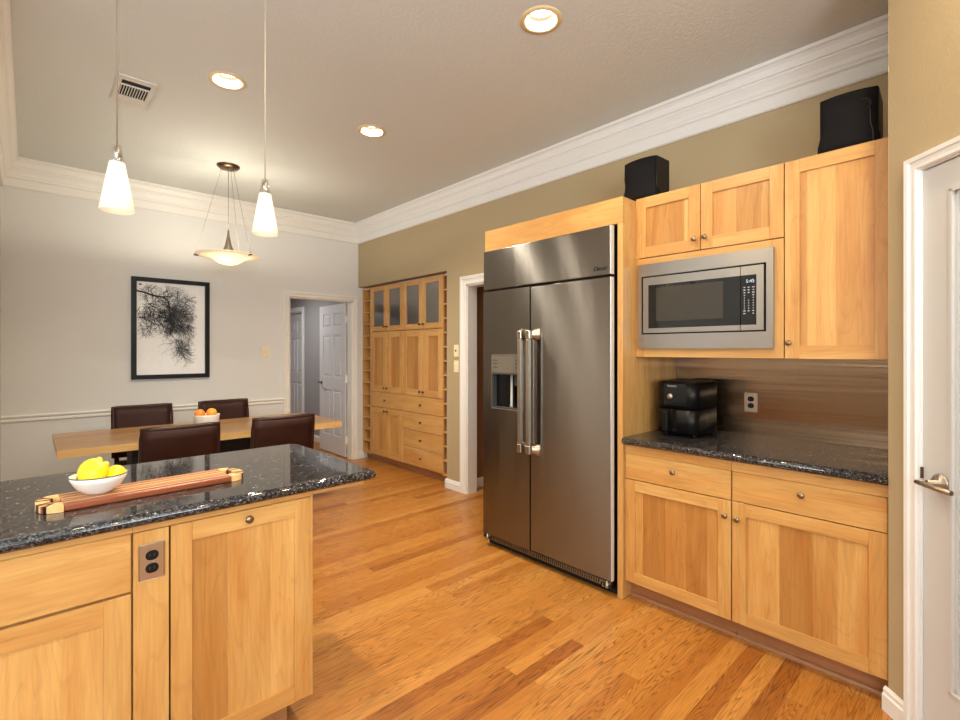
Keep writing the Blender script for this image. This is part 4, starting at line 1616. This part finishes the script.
for k in range(4):
    y0, y1 = ys[k] + 0.002, ys[k + 1] - 0.002
    kn = (y0 + 0.03 if k in (1, 3) else y1 - 0.03)
    shaker(bi, 'glass_door', 'x', GX, y0, y1, 1.648, 2.208, 0.060, kn=(kn, 1.70), pane=True, kmat='bronze')
    shaker(bi, 'door', 'x', GX, y0, y1, 0.895, 1.637, 0.072, kn=(kn, 0.945), kmat='bronze')
for z0, z1 in ((0.704, 0.888), (0.501, 0.698), (0.302, 0.495), (0.100, 0.296)):
    drawer(bi, 'x', GX, ys[0] + 0.002, ys[2] - 0.002, z0, z1, (4.43, (z0 + z1) / 2), kmat='bronze')
drawer(bi, 'x', GX, ys[2] + 0.002, ys[4] - 0.002, 0.704, 0.888, (5.17, 0.796), kmat='bronze')
for k in (2, 3):
    y0, y1 = ys[k] + 0.002, ys[k + 1] - 0.002
    shaker(bi, 'door', 'x', GX, y0, y1, 0.100, 0.698, 0.072, kn=(y1 - 0.03 if k == 2 else y0 + 0.03, 0.66), kmat='bronze')

# ================================================================== LAMPS
def pendant(x, y, label, cable):
    p = thing('pendant_light', label, 'pendant light', (x, y, ZC), 0, 'cone pendants over the island')
    bm = newbm()
    lathe(bm, [(0, ZC - 0.022), (0.045, ZC - 0.020), (0.055, ZC - 0.002), (0.055, ZC - 0.0005), (0, ZC - 0.0005)], (x, y, 0), 24)
    obj('ceiling_canopy', bm, 'nickel', p)
    bm = newbm()
    tube(bm, [(x, y, ZC - 0.01), (x, y, 2.55), (x, y, 2.085)], 0.0026, 8)
    obj('cable', bm, cable, p)
    zb, zt = 1.898, 2.070
    rb, rt = 0.0525, 0.0235
    bm = newbm()
    lathe(bm, [(rb, zb), (rb + 0.0005, zb + 0.002), (rt, zt), (rt - 0.003, zt), (rb - 0.003, zb + 0.002), (rb, zb)], (x, y, 0), 36)
    sh = obj('lamp_shade', bm, 'opal', p)
    bm = newbm()
    zc = 2.132
    rc = rt - (zc - zt) * (rb - rt) / (zt - zb)
    lathe(bm, [(rt, zt), (rc, zc), (rc - 0.003, zc), (rt - 0.003, zt + 0.001)], (x, y, 0), 36)
    obj('clear_collar', bm, 'clear', p)
    bm = newbm()
    lathe(bm, [(0, 2.070), (0.013, 2.070), (0.013, 2.110), (0.008, 2.118), (0.004, 2.126), (0, 2.126)], (x, y, 0), 18)
    obj('lamp_holder', bm, 'steel_plain', p)
    bm = newbm()
    lathe(bm, [(0, 1.950), (0.010, 1.953), (0.014, 1.965), (0.010, 1.985), (0.007, 2.0), (0.007, 2.07), (0, 2.07)], (x, y, 0), 14)
    obj('bulb', bm, 'bulb', p)
    d = bpy.data.lights.new('pendant_glow', 'POINT')
    d.energy = 0.22
    d.color = (1.0, 0.83, 0.60)
    d.shadow_soft_size = 0.012
    lo = bpy.data.objects.new('pendant_glow', d)
    COL.objects.link(lo)
    lo.parent = p
    lo.location = (0, 0, 1.945 - ZC)
    return p


pendant(0.231, 2.15, 'white glass cone pendant above the bowl of lemons', 'cable')
pendant(0.741, 2.15, 'white glass cone pendant beside the dining chandelier', 'cable_pale')

DX, DYY = 1.290, 4.65
chd = thing('dining_chandelier', 'shallow glass dish chandelier hung on thin wires over the table', 'chandelier', (DX, DYY, ZC))
bm = newbm()
lathe(bm, [(0, ZC - 0.028), (0.072, ZC - 0.026), (0.092, ZC - 0.010), (0.092, ZC - 0.0005), (0, ZC - 0.0005)], (DX, DYY, 0), 30)
obj('ceiling_canopy', bm, 'bronze', chd)
bm = newbm()
prof = [(0, 2.158), (0.04, 2.160), (0.075, 2.170), (0.105, 2.188), (0.13, 2.208), (0.16, 2.224), (0.20, 2.234), (0.245, 2.238), (0.262, 2.236)]
lathe(bm, prof + [(r, z + 0.006) for r, z in prof[::-1]], (DX, DYY, 0), 48)
obj('glass_dish', bm, 'opal_dish', chd)
bm = newbm()
lathe(bm, [(0, 2.272), (0.048, 2.274), (0.050, 2.284), (0.040, 2.296), (0.028, 2.325), (0.018, 2.375), (0.010, 2.42), (0.007, 2.462), (0, 2.464)], (DX, DYY, 0), 20)
obj('finial', bm, 'nickel', chd)
bm = newbm()
lathe(bm, [(0, 2.200), (0.012, 2.204), (0.016, 2.22), (0.016, 2.25), (0.022, 2.256), (0.022, 2.273), (0, 2.273)], (DX, DYY, 0), 16)
obj('bulb', bm, 'bulb', chd)
bm = newbm()
tube(bm, [(DX, DYY, ZC - 0.02), (DX, DYY, 2.46)], 0.0022, 6)
obj('cable', bm, 'cable', chd)
vr = Vector((math.cos(math.radians(15.5)), -math.sin(math.radians(15.5)), 0))
vf = Vector((math.sin(math.radians(15.5)), math.cos(math.radians(15.5)), 0))
for a in (math.radians(172), math.radians(-48), math.radians(68)):
    d = vr * math.cos(a) + vf * math.sin(a)
    c = Vector((DX, DYY, 0))
    bm = newbm()
    e = c + d * 0.252
    tube(bm, [c + d * 0.052 + Vector((0, 0, ZC - 0.02)), e + Vector((0, 0, 2.245))], 0.0013, 6)
    w = obj('suspension_wire', bm, 'cable', chd)
    bm = newbm()
    tube(bm, [c + d * 0.232 + Vector((0, 0, 2.228)), e + Vector((0, 0, 2.229)), c + d * 0.268 + Vector((0, 0, 2.231))], 0.006, 8)
    tube(bm, [e + Vector((0, 0, 2.229)), e + Vector((0, 0, 2.25))], 0.004, 8)
    obj('clip', bm, 'bronze', w)
for k in range(3):
    dl = bpy.data.lights.new('chandelier_glow', 'POINT')
    dl.energy = 9.0
    dl.color = (1.0, 0.91, 0.74)
    dl.shadow_soft_size = 0.03
    lo = bpy.data.objects.new('chandelier_glow', dl)
    COL.objects.link(lo)
    lo.parent = chd
    lo.location = (0.085 * math.cos(2.1 * k), 0.085 * math.sin(2.1 * k), 2.222 - ZC)

for (lx, ly), lab in zip(LIGHTS, ('largest looking recessed ceiling light, nearest the refrigerator side of the kitchen',
                                  'recessed ceiling light between the vent and the second island pendant',
                                  'recessed ceiling light closest to the crown moulding corner of the dining area')):
    dlg = thing('recessed_light', lab, 'ceiling light', (lx, ly, ZC), 0, 'recessed ceiling lights')
    bm = newbm()
    lathe(bm, [(0.076, ZC + 0.002), (0.076, ZC - 0.004), (0.082, ZC - 0.007), (0.102, ZC - 0.004), (0.104, ZC - 0.0004), (0.076, ZC - 0.0004)], (lx, ly, 0), 40)
    obj('trim_ring', bm, 'gold', dlg)
    bm = newbm()
    lathe(bm, [(0.0768, ZC - 0.003), (0.0755, ZC + 0.02), (0.064, ZC + 0.060), (0.056, ZC + 0.061), (0.0715, ZC + 0.02), (0.0745, ZC - 0.003)], (lx, ly, 0), 40)
    obj('baffle', bm, 'baffle', dlg)
    bm = newbm()
    lathe(bm, [(0, ZC + 0.047), (0.040, ZC + 0.048), (0.058, ZC + 0.052), (0.058, ZC + 0.062), (0, ZC + 0.062)], (lx, ly, 0), 30)
    obj('lamp_lens', bm, 'lamp_lens', dlg)
    area('recessed_glow', (0, 0, 0.044), (0, 0, 0), 0.084, 0.084, 10 if ly < 2 else (26 if lx < 1.5 else 34), WARM, True, dlg, 2.75)

vt = thing('ceiling_vent', 'small louvred air vent in the ceiling near a pendant cable', 'vent', (0.485, 3.71, ZC))
bm = newbm()
VX0, VX1, VY0, VY1 = 0.388, 0.582, 3.525, 3.905
for (p, q, r0, r1) in ((VX0, VX0 + 0.022, VY0, VY1), (VX1 - 0.026, VX1, VY0, VY1), (VX0 + 0.022, VX1 - 0.026, VY0, VY0 + 0.05), (VX0 + 0.022, VX1 - 0.026, VY1 - 0.045, VY1)):
    bx(bm, p, q, r0, r1, ZC - 0.010, ZC - 0.0005)
bx(bm, VX1 - 0.003, VX1 + 0.001, VY0, VY1, ZC - 0.014, ZC - 0.0005)
obj('frame', bm, 'vent', vt)
bm = newbm()
bx(bm, VX0 + 0.022, VX1 - 0.026, VY0 + 0.05, VY1 - 0.045, ZC - 0.0025, ZC - 0.0005)
obj('duct_opening', bm, 'gap', vt)
bm = newbm()
for k in range(11):
    x = VX0 + 0.026 + k * 0.0138
    bx(bm, x, x + 0.004, VY0 + 0.125, VY1 - 0.095, ZC - 0.0085, ZC - 0.0026)
bx(bm, VX0 + 0.022, VX1 - 0.026, VY0 + 0.115, VY0 + 0.127, ZC - 0.0095, ZC - 0.0026)
bx(bm, VX0 + 0.022, VX1 - 0.026, VY1 - 0.097, VY1 - 0.045, ZC - 0.0095, ZC - 0.0026)
obj('louvres', bm, 'vent', vt)
